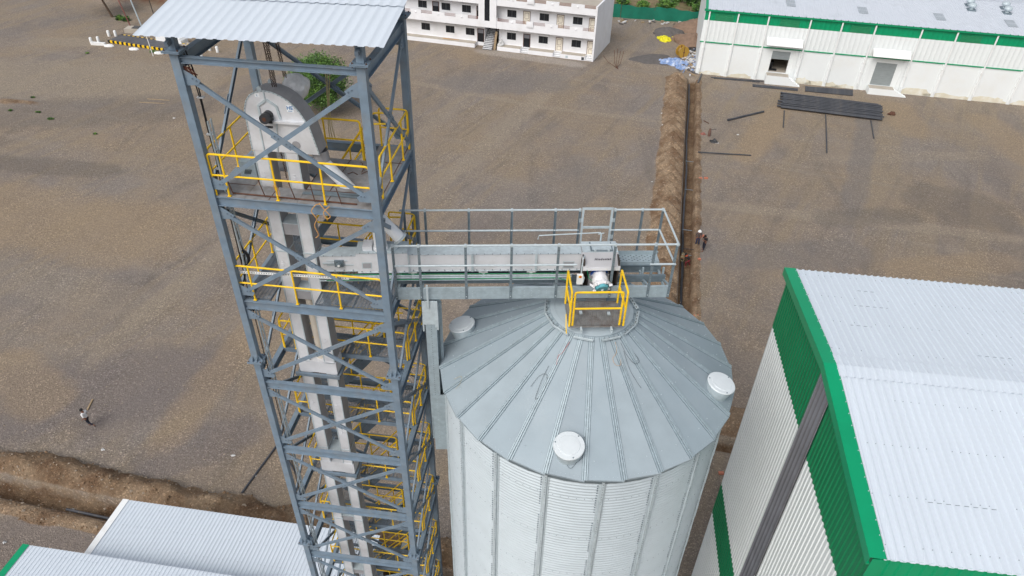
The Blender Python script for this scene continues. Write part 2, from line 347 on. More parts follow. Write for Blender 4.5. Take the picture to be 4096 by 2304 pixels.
def ground_mat():
    m=bpy.data.materials.new('gravel_yard'); m.use_nodes=True; t=m.node_tree; N=t.nodes; L=t.links; b=N['Principled BSDF']
    b.inputs['Roughness'].default_value=.95; b.inputs['Specular IOR Level'].default_value=.2
    tc=N.new('ShaderNodeTexCoord'); P=tc.outputs['Object']
    def noi(scale,det=5,rough=.55,vec=P,rot=0,st=(1,1,1)):
        mp=N.new('ShaderNodeMapping'); mp.vector_type='POINT'; mp.inputs['Rotation'].default_value=(0,0,rot); mp.inputs['Scale'].default_value=st; L.new(vec,mp.inputs[0])
        n=N.new('ShaderNodeTexNoise'); n.inputs['Scale'].default_value=scale; n.inputs['Detail'].default_value=det; n.inputs['Roughness'].default_value=rough; L.new(mp.outputs[0],n.inputs['Vector']); return n.outputs['Fac']
    def ramp(f,*st):
        r=N.new('ShaderNodeValToRGB'); e=r.color_ramp.elements
        while len(e)<len(st): e.new(.5)
        for i,(p,cl) in enumerate(st): e[i].position=p; e[i].color=(*cl,1) if len(cl)==3 else cl
        L.new(f,r.inputs[0]); return r.outputs[0]
    def mix(f,a,bb,mode='MIX'):
        x=N.new('ShaderNodeMix'); x.data_type='RGBA'; x.blend_type=mode
        if isinstance(f,float): x.inputs[0].default_value=f
        else: L.new(f,x.inputs[0])
        for s,q in ((6,a),(7,bb)):
            if isinstance(q,tuple): x.inputs[s].default_value=(*q,1)
            else: L.new(q,x.inputs[s])
        return x.outputs[2]
    g=lambda v:(v,v,v)
    grey=c(141,132,124); tan=c(150,135,117); purple=c(124,116,112); dark=c(116,108,101)
    base=mix(ramp(noi(.09,6,.6),(.40,g(0)),(.62,g(1))),grey,tan)
    base=mix(ramp(noi(.14,6,.6,rot=.3,st=(1,.5,1)),(.50,g(0)),(.68,g(.75))),base,purple)
    base=mix(ramp(noi(.035,6,.6),(.5,g(0)),(.64,g(.85))),base,c(150,134,114))
    base=mix(ramp(noi(.12,5,.6,rot=1.2,st=(3.5,.35,1)),(.55,g(0)),(.72,g(.55))),base,dark)
    base=mix(ramp(noi(.45,6,.65),(.5,g(0)),(.75,g(.5))),base,c(132,122,114))
    def streaks(pa,pb,across,along,lo,hi,s,col,base,dist=.6):
        A,B=G(*pa),G(*pb); ang=math.atan2((B-A).y,(B-A).x)
        vr=N.new('ShaderNodeVectorRotate'); vr.rotation_type='Z_AXIS'; vr.inputs['Angle'].default_value=-ang; L.new(P,vr.inputs[0])
        mp=N.new('ShaderNodeMapping'); mp.inputs['Scale'].default_value=(along,across,1); L.new(vr.outputs[0],mp.inputs[0])
        n=N.new('ShaderNodeTexNoise'); n.inputs['Scale'].default_value=1; n.inputs['Detail'].default_value=4; n.inputs['Roughness'].default_value=.6; n.inputs['Distortion'].default_value=dist; L.new(mp.outputs[0],n.inputs['Vector'])
        return mix(ramp(n.outputs['Fac'],(lo,g(0)),(hi,g(s))),base,col)
    base=streaks((250,1550),(700,1250),.34,.035,.5,.62,.7,c(149,135,116),base)
    base=streaks((250,1550),(740,1240),.55,.05,.53,.68,.4,c(116,107,101),base)
    base=streaks((1500,320),(2640,500),.5,.03,.55,.68,.45,c(150,140,128),base,.3)
    nb=noi(.28,6,.65); nl=noi(1.3,5,.7)
    nsum=N.new('ShaderNodeMath'); nsum.operation='MULTIPLY_ADD'; L.new(nl,nsum.inputs[0]); nsum.inputs[1].default_value=.35; L.new(nb,nsum.inputs[2])
    def band(a,b,width,col,s,base,soft=.9,nz=1.6):
        # a worn vehicle track or tipped patch of other gravel: a strip on the ground from a to b (photo pixels give the ground points)
        A,B=G(*a),G(*b); d=B-A; ln=d.length; ang=math.atan2(d.y,d.x)
        mp=N.new('ShaderNodeMapping'); mp.vector_type='TEXTURE'; mp.inputs['Location'].default_value=((A.x+B.x)/2,(A.y+B.y)/2,0); mp.inputs['Rotation'].default_value=(0,0,ang); mp.inputs['Scale'].default_value=(ln/2,width/2,1); L.new(P,mp.inputs[0])
        sx=N.new('ShaderNodeSeparateXYZ'); L.new(mp.outputs[0],sx.inputs[0])
        q=[]
        for k,pw in ((0,6),(1,2)):
            ab=N.new('ShaderNodeMath'); ab.operation='ABSOLUTE'; L.new(sx.outputs[k],ab.inputs[0]); p2=N.new('ShaderNodeMath'); p2.operation='POWER'; L.new(ab.outputs[0],p2.inputs[0]); p2.inputs[1].default_value=pw; q.append(p2)
        ad=N.new('ShaderNodeMath'); ad.operation='ADD'; L.new(q[0].outputs[0],ad.inputs[0]); L.new(q[1].outputs[0],ad.inputs[1])
        a2=N.new('ShaderNodeMath'); a2.operation='MULTIPLY_ADD'; L.new(nsum.outputs[0],a2.inputs[0]); a2.inputs[1].default_value=nz; L.new(ad.outputs[0],a2.inputs[2])
        return mix(ramp2(a2.outputs[0],.675*nz+.25,.675*nz+.25+soft,s),base,col)
    def ramp2(f,lo,hi,s):
        r=N.new('ShaderNodeMapRange'); r.interpolation_type='SMOOTHSTEP'; r.inputs['From Min'].default_value=lo; r.inputs['From Max'].default_value=hi; r.inputs['To Min'].default_value=s; r.inputs['To Max'].default_value=0; L.new(f,r.inputs['Value']); return r.outputs[0]
    pu=c(124,116,113); lt=c(155,143,127); tn=c(158,139,115); dk=c(115,107,100); gr=c(128,122,118)
    for qa,qb,wd,cl,s in (((-200,300),(900,330),16,lt,.7),((-100,470),(900,420),10,dk,.4),((-150,640),(520,690),4,dk,.6),((-200,1640),(1000,1480),9,pu,.75),((-200,2180),(500,2150),5,pu,.7),((500,1880),(1050,1700),4,pu,.6),((-300,800),(800,980),12,tn,.6),((-200,1050),(700,1250),5,lt,.35),
        ((590,1850),(1150,1150),3.4,tn,.5),((300,1500),(1000,900),2.2,lt,.5),((1000,1250),(1900,620),3,lt,.45),((1800,720),(2260,290),3.2,lt,.6),((1650,560),(2000,270),2.4,lt,.5),((1500,300),(2180,430),1.6,lt,.6),((2100,420),(2660,490),1.4,lt,.55),
        ((1750,330),(2300,330),9,gr,.6),((2400,640),(2000,1000),8,gr,.5),((3130,420),(2960,660),4.2,tn,.75),((3560,400),(3680,560),5,tn,.6),((2780,810),(4200,970),2.2,lt,.65),((2800,1030),(3500,1010),5,gr,.5),((3200,640),(4000,620),2.5,lt,.4),
        ((3480,420),(3400,900),3,gr,.6),((3900,450),(4200,700),6,tn,.5),((3600,760),(4100,900),9,dk,.5),((3250,880),(3700,860),4,dk,.5),((3500,1090),(4100,1040),4,tn,.5),((100,165),(460,170),4,lt,.7),((-50,1430),(250,1650),5,tn,.5),((2300,200),(2750,280),5,lt,.4),((3000,330),(3200,330),3,gr,.5),((1900,200),(2350,265),3.0,c(176,168,160),.6)):
        base=band(qa,qb,wd,cl,s,base)
    # pebbles: three sizes of cells with their own tone
    def cells(scale,lo,hi,sharp=.5):
        v=N.new('ShaderNodeTexVoronoi'); v.inputs['Scale'].default_value=scale; L.new(P,v.inputs['Vector'])
        sp=N.new('ShaderNodeSeparateColor'); L.new(v.outputs['Color'],sp.inputs[0])
        return ramp(sp.outputs[0],(0,g(lo)),(.8,g(1.0)),(.93,g(hi*.8)),(1,g(hi))),v.outputs['Distance']
    c1,d1=cells(13,.76,1.75); c2,d2=cells(5.5,.84,1.3); c3,d3=cells(26,.72,1.5)
    cov=ramp(noi(.22,5,.6),(.35,g(.25)),(.65,g(1.0)))
    peb=mix(cov,base,mix(1.0,base,c1,'MULTIPLY')); peb=mix(.75,peb,mix(1.0,peb,c3,'MULTIPLY')); peb=mix(.3,peb,mix(1.0,peb,c2,'MULTIPLY'))
    # dug earth
    s1=mix(ramp(noi(.55,6,.6),(.38,g(0)),(.62,g(1))),c(116,93,73),c(158,137,113))
    s1=mix(ramp(noi(2.2,6,.7),(.45,g(0)),(.7,g(.7))),s1,c(124,108,92))
    s1=mix(.8,s1,mix(1.0,s1,c1,'MULTIPLY')); s1=mix(.8,s1,mix(1.0,s1,c2,'MULTIPLY'))
    aw_=N.new('ShaderNodeAttribute'); aw_.attribute_name='moist'; s1=mix(ramp(aw_.outputs['Fac'],(.2,g(0)),(.7,g(.8))),s1,mix(1.0,s1,(.66,.62,.58),'MULTIPLY'))
    at=N.new('ShaderNodeAttribute'); at.attribute_name='soil'; 
    ns=N.new('ShaderNodeMath'); ns.operation='MULTIPLY_ADD'; L.new(noi(1.5,5,.7),ns.inputs[0]); ns.inputs[1].default_value=.8; ns.inputs[2].default_value=-.4
    ad=N.new('ShaderNodeMath'); ad.operation='ADD'; L.new(at.outputs['Fac'],ad.inputs[0]); L.new(ns.outputs[0],ad.inputs[1])
    sf=ramp(ad.outputs[0],(.3,g(0)),(.6,g(1)))
    # keep bare yard bare: soil factor only where the attribute is set
    mm=N.new('ShaderNodeMath'); mm.operation='MULTIPLY'; L.new(sf,mm.inputs[0]); L.new(ramp(at.outputs['Fac'],(.02,g(0)),(.15,g(1))),mm.inputs[1])
    col=mix(mm.outputs[0],peb,s1)
    af=N.new('ShaderNodeAttribute'); af.attribute_name='field'
    fld=mix(ramp(noi(.25,6,.65),(.42,g(0)),(.6,g(1))),c(138,122,96),c(96,98,66)); fld=mix(ramp(noi(1.1,5,.7),(.5,g(0)),(.7,g(.7))),fld,c(112,92,70))
    fr=mix(ramp(noi(.5,6,.7),(.4,g(0)),(.6,g(1))),c(112,78,60),c(118,100,84))
    fld=mix(ramp(af.outputs['Fac'],(.55,g(0)),(.7,g(1))),fr,fld)
    col=mix(ramp(af.outputs['Fac'],(.05,g(0)),(.3,g(1))),col,fld)
    L.new(col,b.inputs['Base Color'])
    bp=N.new('ShaderNodeBump'); bp.inputs['Strength'].default_value=.55; bp.inputs['Distance'].default_value=.06; L.new(d1,bp.inputs['Height'])
    bp2=N.new('ShaderNodeBump'); bp2.inputs['Strength'].default_value=.7; bp2.inputs['Distance'].default_value=.16; L.new(noi(3,8,.75),bp2.inputs['Height']); L.new(bp.outputs[0],bp2.inputs['Normal'])
    L.new(bp2.outputs[0],b.inputs['Normal']); return m
M['ground']=ground_mat(); me.materials.append(M['ground'])
go=bpy.data.objects.new('ground',me); COL.objects.link(go); tag(go,kind='structure')
# loose stones and clods
rg=random.Random(3)
def rock(mb,p,s):
    r=rotz(rg.random()*6.3); q=[Vector((1,0,0)),Vector((-1,0,0)),Vector((0,1,0)),Vector((0,-1,0)),Vector((0,0,.8)),Vector((0,0,-.5))]
    q=[Vector(p)+r@Vector((a.x*s*rg.uniform(.7,1.3),a.y*s*rg.uniform(.5,1.1),a.z*s*rg.uniform(.6,1))) for a in q]
    mb.add(q,[(0,2,4),(2,1,4),(1,3,4),(3,0,4),(2,0,5),(1,2,5),(3,1,5),(0,3,5)])
M['stone']=mat('field_stone',c(150,136,120),.95,0,.3,.9); M['clod']=mat('earth_clod',c(118,96,74),1,0,.3,1.1)
mb=MB()
for i in range(3800):
    u=rg.uniform(-29.6,-23.4); v=rg.uniform(-50,2); z,s,f,wt=gh(u,v)
    if s>.3: mb.m=0 if rg.random()<.7 else 1; rock(mb,from_uv(u,v,z),rg.choice((.05,.06,.07,.09,.13)))
for i in range(3000):
    u=rg.uniform(-13,51); v=rg.uniform(-4.2,1.4)
    if abs(v)<.65: continue
    z,s,f,wt=gh(u,v)
    if s>.2: mb.m=0 if rg.random()<.75 else 1; rock(mb,from_uv(u,v,z),rg.choice((.04,.06,.08,.1)))
tag(mb.build('soil_clods',['clod','stone'],smooth=0),kind='stuff')
mb=MB()
for i in range(3200):
    p=G(rg.uniform(-50,4100),rg.uniform(1000,2304)); rock(mb,p,rg.choice((.03,.035,.04,.05,.06,.08)))
tag(mb.build('gravel_stones',['stone'],smooth=0),kind='stuff')
# ---------------------------------------------------------------- steel tower
TW,TD=4.07,3.3; TROT=R(-6.2); TLOC=(-7.30,14.90,0)
LEV=[31.47,28.05,24.82,21.76,18.8,15.83,12.8,9.8,6.8,3.8]
tower=thing('steel_tower','tall open blue-grey steel tower with yellow guard rails and stairs beside the silo','tower',TLOC,TROT)
CORN=[(0,0),(TW,0),(0,TD),(TW,TD)]
cm=MB(); cm.box((-.095,-.095,0),(.095,.095,31.57))
for i,(x,y) in enumerate(CORN):
    o=bpy.data.objects.new('column',bpy.data.meshes['column'] if i else cm.mesh('column','steel')); COL.objects.link(o); o.parent=tower; o.location=(x,y,0)
    for z in (4.4,13.52,22.62):
        p=MB()
        p.box((-.21,-.21,z-.025),(.21,.21,z-.004)); p.box((-.21,-.21,z+.004),(.21,.21,z+.025))
        for sx,sy in ((1,0),(-1,0),(0,1),(0,-1)):
            nx,ny=-sy,sx
            for sg in (.06,-.06):
                a=Vector((sx*.095+nx*sg,sy*.095+ny*sg,z+.025)); p.prism([(0,0),(.1,0),(0,.2)],a,(sx,sy,0),(0,0,1),(nx,ny,0),.01)
        p.m=1
        for bx in (-.17,.17):
            for by in (-.17,.17): p.tube((bx,by,z-.05),(bx,by,z+.055),.016,6)
        q=p.build('splice_plate',['steel','rust'],o)
    p=MB(); p.box((-.2,-.2,31.57),(.2,.2,31.59)); p.box((-.2,-.2,31.597),(.2,.2,31.617))
    p.m=1
    for bx in (-.15,.15):
        for by in (-.15,.15): p.tube((bx,by,31.54),(bx,by,31.645),.016,6)
    p.build('cap_plate',['steel','rust'],o)
    p=MB(); p.box((x-.085,y-.085,31.618),(x+.085,y+.085,31.9+.16*(y+.35)+.019*(x+.6))); p.build('roof_post','steel',tower)
# floor beams
for k,z in enumerate(LEV):
    d=.14 if k==0 else .25; zc=z-d/2
    for a,b in (((.1,0),(TW-.1,0)),((.1,TD),(TW-.1,TD)),((0,.1),(0,TD-.1)),((TW,.1),(TW,TD-.1))):
        side=a[1]!=b[1]; dd=.28 if (k==0 and side) else d
        m=MB(); m.ibeam((a[0],a[1],z-dd/2),(b[0],b[1],z-dd/2),.13 if not side else .16,dd,.012)
        for e in (a,b):
            s=.012 if e is a else -.012
            if side: m.box((e[0]-.05,e[1],zc-.09),(e[0]+.05,e[1]+s,zc+.09))
        m.build('floor_beam','steel',tower)
# cross braces on the four faces
def xbrace(fa,z0,z1,flip=False):
    # fa(s)-> (x,y) with s 0..1 along a face, n outward
    (ax,ay),(bx,by),n=fa; A=Vector((ax,ay,0));B=Vector((bx,by,0)); d=(B-A).normalized(); n=Vector(n)
    m=MB(); P=lambda s,z:A.lerp(B,s)+Vector((0,0,z))
    L=(B-A).length; e=.1/L
    zt,zb=z1-.42,z0+.3
    p1,p2=P(e*2.2,zt-.1),P(1-e*2.2,zb+.02); q1,q2=P(1-e*2.2,zt-.1),P(e*2.2,zb+.02)
    if flip: p1,p2,q1,q2=q1,q2,p1,p2
    m.chan(p1,p2,.055,.1,.008,up=n.cross((p2-p1).normalized()))
    mid=(q1+q2)/2; dq=(q2-q1).normalized()
    for a,b in ((q1,mid-dq*.0),(mid,q2)):
        m.chan(a+n*.0,b,.055,.1,.008,up=n.cross(dq))
    # gussets
    for s,z,sg,vz in ((0,zt,1,-1),(1,zt,-1,-1),(0,zb,1,1),(1,zb,-1,1)):
        o=P(s,z)+d*(.095*sg); off=n*.03
        m.prism([(0,.14),(.16,.05),(.34,-.09 if True else 0),(.27,-.19),(0,-.22)] if vz<0 else [(0,-.1),(.3,-.1),(.36,.0),(.2,.14),(0,.24)],o+off,d*sg,(0,0,1),n*(1 if sg>0 else 1),.01)
    m.bar(mid-dq*.26+n*.031,mid+dq*.26+n*.031,.16,.01,up=n)
    m.m=1
    for t in (-.2,-.1,.1,.2): m.tube(mid+dq*t+n*.03,mid+dq*t+n*.052,.018,6)
    for s,z,sg in ((0,zt-.05,1),(1,zt-.05,-1),(0,zb+.03,1),(1,zb+.03,-1)):
        for t in (.17,.25): o=P(s,z-(t-.17)*.6 if z>(z0+z1)/2 else z+.02)+d*(sg*(.095+t)); m.tube(o+n*.028,o+n*.056,.018,6)
    return m
for k in range(len(LEV)-1):
    z1,z0=LEV[k],LEV[k+1]
    for i,fa in enumerate((((0,0),(TW,0),(0,-1,0)),((0,TD),(TW,TD),(0,1,0)),((0,0),(0,TD),(-1,0,0)),((TW,0),(TW,TD),(1,0,0)))):
        xbrace(fa,z0,z1,flip=(k==0 or k%2==1) if i==0 else bool(i%2)).build('cross_brace',['steel','steel_dk'],tower)
# gratings
def grating(mb,x0,x1,y0,y1,z,px=.1,py=.055,hole=None):
    nx=max(2,round((x1-x0)/px)); ny=max(2,round((y1-y0)/py))
    def seg(a,b,fix,ax):
        if ax=='x': mb.box((a,fix-.006,z-.022),(b,fix+.006,z))
        else: mb.box((fix-.006,a,z-.018),(fix+.006,b,z-.002))
    for j in range(ny+1):
        y=y0+(y1-y0)*j/ny; seg(x0,x1,y,'x')
    for i in range(nx+1):
        x=x0+(x1-x0)*i/nx; seg(y0,y1,x,'y')
    for a,b in (((x0,y0),(x1,y0)),((x0,y1),(x1,y1))): mb.bar((*a,z-.04),(*b,z-.04),.012,.08)
    for a,b in (((x0,y0),(x0,y1)),((x1,y0),(x1,y1))): mb.bar((*a,z-.04),(*b,z-.04),.012,.08)
# top deck of chequered plate
m=MB(); Z=28.05+.008
for x0,x1,y0,y1 in ((-.0,.8,-.03,2.32),(.8,2.1,-.03,.62),(2.1,4.09,-.03,2.32),(.8,2.1,1.42,2.32),(0,.95,2.32,3.28),(3.22,4.09,2.32,3.28)): m.box((x0+.003,y0+.003,Z-.01),(x1-.003,y1-.003,Z+(.002*((x0*7+y0*3)%2))))
m.m=1
for a,b in (((.02,.6),(.8,.6)),((2.1,.62),(4.05,.66)),((2.1,1.42),(2.1,.62)),((1.4,-.0),(1.4,.6)),((2.8,.0),(2.8,.62)),((2.7,.66),(2.7,2.3)),((3.22,2.32),(4.08,2.32)),((4.02,.1),(4.02,3.2))): m.bar((*a,Z+.006),(*b,Z+.006),.018,.008)
m.build('chequer_deck',['deck','rust'],tower)
def plat(z,full):
    m=MB(); zz=z+.035
    if full:
        grating(m,2.03,3.05,.1,1.45,zz); grating(m,3.07,4.05,.1,1.45,zz); grating(m,.05,.78,.1,1.45,zz); grating(m,.8,2.0,1.32,1.45,zz)
    for x0,x1 in ((.05,1.0),(1.02,2.0),(2.02,3.05),(3.07,4.05)): grating(m,x0,x1,1.47,2.32,zz)
    grating(m,.05,.92,2.34,3.2,zz); grating(m,3.22,4.05,2.34,3.2,zz)
    m.m=1
    for y in ((1.47,2.33) if not full else (2.33,)): m.chan((.05,y,z-.06),(TW-.05,y,z-.06),.06,.16,.01)
    m.chan((.95,2.36,z-.06),(.95,3.2,z-.06),.06,.14,.01); m.chan((3.18,2.36,z-.06),(3.18,3.2,z-.06),.06,.14,.01)
    return m
pl=plat(24.82,True).build('grating_platform',['grate','steel'],tower)
p0=None
for z in LEV[3:]:
    if p0 is None: p0=plat(z,False).build('grating_platform',['grate','steel'],tower)
    else: part_copy(p0,tower,z-LEV[3])
# guard rails
RR=.026
def rail(pts,posts,z,h=1.1,mid=.55,ends=True,name='guard_rail',parent=None,r=RR,loopend=True):
    m=MB(); P=[Vector((x,y,z)) for x,y in pts]
    top=[p+Vector((0,0,h)) for p in P]
    if ends: m.rpath([P[0]]+top+[P[-1]],r,.09)
    else: m.rpath(top,r,.09)
    m.path([p+Vector((0,0,mid)) for p in P],r*.9)
    for x,y in posts: m.tube((x,y,z),(x,y,z+h),r*.95,8); m.box((x-.04,y-.04,z),(x+.04,y+.04,z+.012))
    return m.build(name,'yellow',parent or tower)
z=28.07
rail([(.1,-.0),(3.97,0)],[(.42,0),(1.64,0),(2.81,0)],z)
rail([(.0,.22),(.0,3.1)],[(0,1.46),(0,2.4)],z)
rail([(4.08,.5),(4.08,3.15)],[(4.08,1.36),(4.08,2.51)],z)
rail([(4.08,3.22),(3.3,3.22)],[],z)
rail([(.95,2.34),(3.05,2.34)],[(2.08,2.34)],z)
for z in LEV[2:]:
    zz=z+.04
    if z==LEV[2]:
        rail([(.06,-.0),(3.97,0)],[(.41,0),(1.59,0),(2.79,0)],zz)
        rail([(.0,.15),(.0,3.1)],[(0,1.2),(0,2.2)],zz)
        rail([(4.08,1.9),(4.08,3.15)],[(4.08,2.5)],zz)
    else:
        rail([(.1,1.46),(.1,3.1)],[(.1,2.3)],zz)
        rail([(.14,1.43),(4.03,1.43)],[(.5,1.43),(2.87,1.43)],zz)
        rail([(4.08,1.5),(4.08,3.15)],[(4.08,2.35)],zz)
    rail([(4.08,3.22),(3.3,3.22)],[],zz)
    rail([(.98,2.36),(3.05,2.36)],[(2.05,2.36)],zz)
    rail([(.1,3.22),(.95,3.22)],[],zz)
# stairs: each flight falls to the left along the back
def stair(zt,zb):
    x1,x0=3.2,.95; y0,y1=2.47,3.1; s=MB(); s.bar((x1,y0,zt-.1),(x0,y0,zb),.012,.22); 
    root=s.build('stair','steel_dk',tower)
    s=MB(); s.bar((x1,y1,zt-.1),(x0,y1,zb),.012,.22); s.build('stringer','steel_dk',root)
    n=14; t=MB()
    for i in range(n):
        f=(i+.5)/n; x=x1+(x0-x1)*f; zz=zt+(zb-zt)*f; t.box((x-.11,y0+.01,zz-.03),(x+.11,y1-.01,zz))
    t.build('tread','galv_dk',root)
    for y in (y0-.03,y1+.03):
        h=MB(); up=Vector((0,0,1.0)); a=Vector((x1-.05,y,zt)); b=Vector((x0+.12,y,zb+.2)); d=(b-a)
        h.rpath([a+Vector((.55,0,1.05)),a+up,b+up,b+Vector((-.02,0,0))],RR,.1); h.path([a+up*.5,b+up*.5],RR*.9)
        for f in (.05,.36,.68): h.tube(a+d*f,a+d*f+up,RR*.9)
        h.build('handrail','yellow',root)
    p=MB(); p.bar((x1-.25,y0+.31,zt+.02),(x1-.6,y0+.31,zt-.35),.6,.008); p.build('top_plate','galv_lt',root)
for k in range(1,len(LEV)-1): stair(LEV[k],LEV[k+1])
# roof: two lapped ribbed sheets falling towards the viewer
def rz_(y): return 31.965+.16*(y+.35)
sl=math.atan(.16); vdir=Vector((0,math.cos(sl),math.sin(sl))); nd=Vector((0,-math.sin(sl),math.cos(sl)))
ud=Vector((1,0,.019)); m=MB(); m.corr((-.63,-.35,rz_(-.35)),ud,vdir,nd,0,5.31,0,1.95,.226,.017,.25,.5,.1); m.corr((-.63,-.35,rz_(-.35)+.026),ud,vdir,nd,0,5.31,1.74,4.35,.226,.017,.25,.5,.1)
m.build('roof_sheet',['roofw'],tower)
for y in (0,1.1,2.2,3.3):
    m=MB(); m.chan((.1,y,rz_(y)-.075),(TW-.1,y,rz_(y)+.0),.06,.13,.008); m.build('purlin','steel_dk',tower)
for x in (0,TW):
    m=MB(); m.bar((x,-.25,rz_(-.25)-.2+.02*x),(x,3.6,rz_(3.6)-.2+.02*x),.08,.1); m.build('rafter','steel_dk',tower)
# ---------------------------------------------------------------- bucket elevator
ELOC=Vector(TLOC)+rotz(TROT)@Vector((1.43,.98,0))
elev=thing('bucket_elevator','tall pale grey bucket elevator with twin square legs and round-topped head inside the steel tower','elevator',ELOC,TROT)
EO=(1.43,.98,0)
Y0,Y1=.75,1.22
for x0,x1 in ((.89,1.21),(1.67,1.98)):
    m=MB(EO); m.box((x0,Y0,0),(x1,Y1,28.96))
    # embossed vertical centre ribs on the front, flanges on the corners
    m.m=1
    for xx in (x0,x1): m.bar((xx,Y0-.006,0),(xx,Y0-.006,28.95),.03,.012,up=(0,1,0))
    m.m=2; m.box((x1+.001,Y0+.02,0),(x1+.004,Y1-.02,28.95))  # thin darker sheet on the right face only, painting that side's shade
    m.m=1
    for z in range(2,29,1):
        if z%2==0: m.box((x0-.02,Y0-.02,z*1.0),(x1+.02,Y1+.02,z+.03)) if z%4==2 else None
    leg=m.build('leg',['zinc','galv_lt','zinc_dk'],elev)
    for z in (28.3,25.6,24.2,22.9,20.2,18.9,16.4):
        text_mesh('embossed_mark','rh',.2,'zinc',leg,frame((x0+.13-EO[0],Y0-.003-EO[1],z),(0,0,-1),(1,0,0)),ext=.008)
for z,h in ((26.55,.35),(24.4,.3),(17.6,.3),(13.9,.3),(10.3,.3)):
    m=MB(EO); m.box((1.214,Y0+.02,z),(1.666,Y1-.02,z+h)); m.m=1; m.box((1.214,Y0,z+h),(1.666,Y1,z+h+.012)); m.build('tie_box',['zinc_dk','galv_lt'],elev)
for z in (21.8,17.05,):
    m=MB(EO); m.box((.85,Y0-.02,z-.22),(2.02,Y1+.02,z+.25)); m.build('tension_box',['zinc'],elev)
    m=MB(EO); m.chan((.72,Y0-.07,z-.3),(2.1,Y0-.07,z-.3),.08,.1,.01); m.chan((.72,Y1+.07,z-.3),(2.1,Y1+.07,z-.3),.08,.1,.01); m.chan((.8,Y0,z-.31),(.8,2.2,z-.31),.08,.1,.01); m.chan((2.06,Y0,z-.31),(2.06,2.2,z-.31),.08,.1,.01); m.build('support_frame','steel',elev)
HD=[(.87,28.97),(.88,29.73),(.885,30.0),(.97,30.23),(1.09,30.38),(1.25,30.46),(1.44,30.5),(1.62,30.48),(1.82,30.4),(1.98,30.3),(2.1,30.18),(2.21,30.04),(2.3,29.87),(2.39,29.7),(2.54,28.98)]
m=MB(EO); m.m=0
f=[Vector((x,Y0-.02,z)) for x,z in HD]; b=[Vector((x,Y1+.04,z)) for x,z in HD]; n=len(HD)
m.add(f,[tuple(range(n))]); m.add(b,[tuple(range(n-1,-1,-1))])
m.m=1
for i in range(n): j=(i+1)%n; m.add([f[i],b[i],b[j],f[j]],[(0,1,2,3)])  # rim takes the shaded copy of the sheet
m.m=2
for i in range(n-1):                       # bolted flange lip round the front
    a,bb=f[i],f[i+1]; m.bar(a+Vector((0,-.004,0)),bb+Vector((0,-.004,0)),.03,.014,up=(0,1,0))
m.m=3
for i in range(n-1):
    a,bb=f[i],f[i+1]; k=max(1,round((bb-a).length/.09))
    for q in range(k): p=a.lerp(bb,(q+.5)/k); m.tube(p+Vector((0,-.02,0)),p+Vector((0,.02,0)),.011,5)
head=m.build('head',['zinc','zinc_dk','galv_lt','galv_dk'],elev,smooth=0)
m=MB(EO)
for pts in (((1.0,29.81),(2.3,29.81)),):
    m.bar((pts[0][0],Y0-.06,pts[0][1]-.03),(pts[1][0],Y0-.06,pts[1][1]-.03),.1,.05)
m.m=1
fr=[(1.25,29.84),(1.25,30.14),(1.47,30.3),(1.69,30.15),(1.73,29.84)]
for a,b in zip(fr,fr[1:]): m.bar((a[0],Y0-.035,a[1]),(b[0],Y0-.035,b[1]),.05,.03,up=(0,1,0))
m.bar((1.44,Y0-.03,30.3),(1.44,Y0-.03,30.5),.03,.02,up=(0,1,0)); m.bar((1.5,Y0-.03,28.99),(1.62,Y0-.03,29.74),.03,.02,up=(0,1,0)); m.bar((1.17,Y0-.03,28.99),(1.17,Y0-.03,29.74),.03,.02,up=(0,1,0))
m.build('front_stiffener',['zinc','galv_lt'],elev)
m=MB(EO); m.tube((1.46,Y0+.0,29.93),(1.46,Y0-.12,29.93),.11,16); m.tube((1.46,Y0-.12,29.93),(1.46,Y0-.2,29.93),.06,12); m.tube((1.46,Y0-.2,29.93),(1.46,Y0-.3,29.93),.12,18); m.box((1.36,Y0-.14,29.76),(1.56,Y0-.03,29.9)); m.m=1; m.tube((1.46,Y0-.3,29.93),(1.46,Y0-.31,29.93),.05,12); m.m=0; m.bar((1.4,Y0-.2,29.7),(1.58,Y0-.2,29.7),.05,.04)
m.build('shaft_bearing',[mat('cast_iron',c(58,60,64),.55,.1,.2,9),'rust'],elev)
for x,y in ((1.32,Y0+.02),(1.4,Y1)):
    m=MB(EO); m.prism([(-.06,0),(.06,0),(.05,.1),(0,.14),(-.05,.1)],(x,y,30.45),(1,0,0),(0,0,1),(0,1,0),.02); m.build('lifting_lug','galv_lt',elev)
# drive motor wrapped in film behind the head
m=MB(EO); m.tube((1.75,Y1+.03,30.12),(1.75,Y1+.3,30.12),.2,20); m.build('gear_motor','blue',elev)
m=MB(EO); rg2=random.Random(5); pr=[]
for k in range(9):
    t=k/8; pr.append((max(.02,.31*math.sin(math.pi*(t*.86+.1))**.6),-.36+.72*t))
m.lathe(pr,22,(1.8,Y1+.5,30.24),(.25,1,.12))
m.v=[tuple(Vector(p)*1.0+Vector((noise.noise(Vector(p)*6),noise.noise(Vector(p)*6+Vector((9,0,0))),noise.noise(Vector(p)*6+Vector((0,9,0)))))*.05) for p in m.v]
m.build('plastic_cover','wrap',elev)
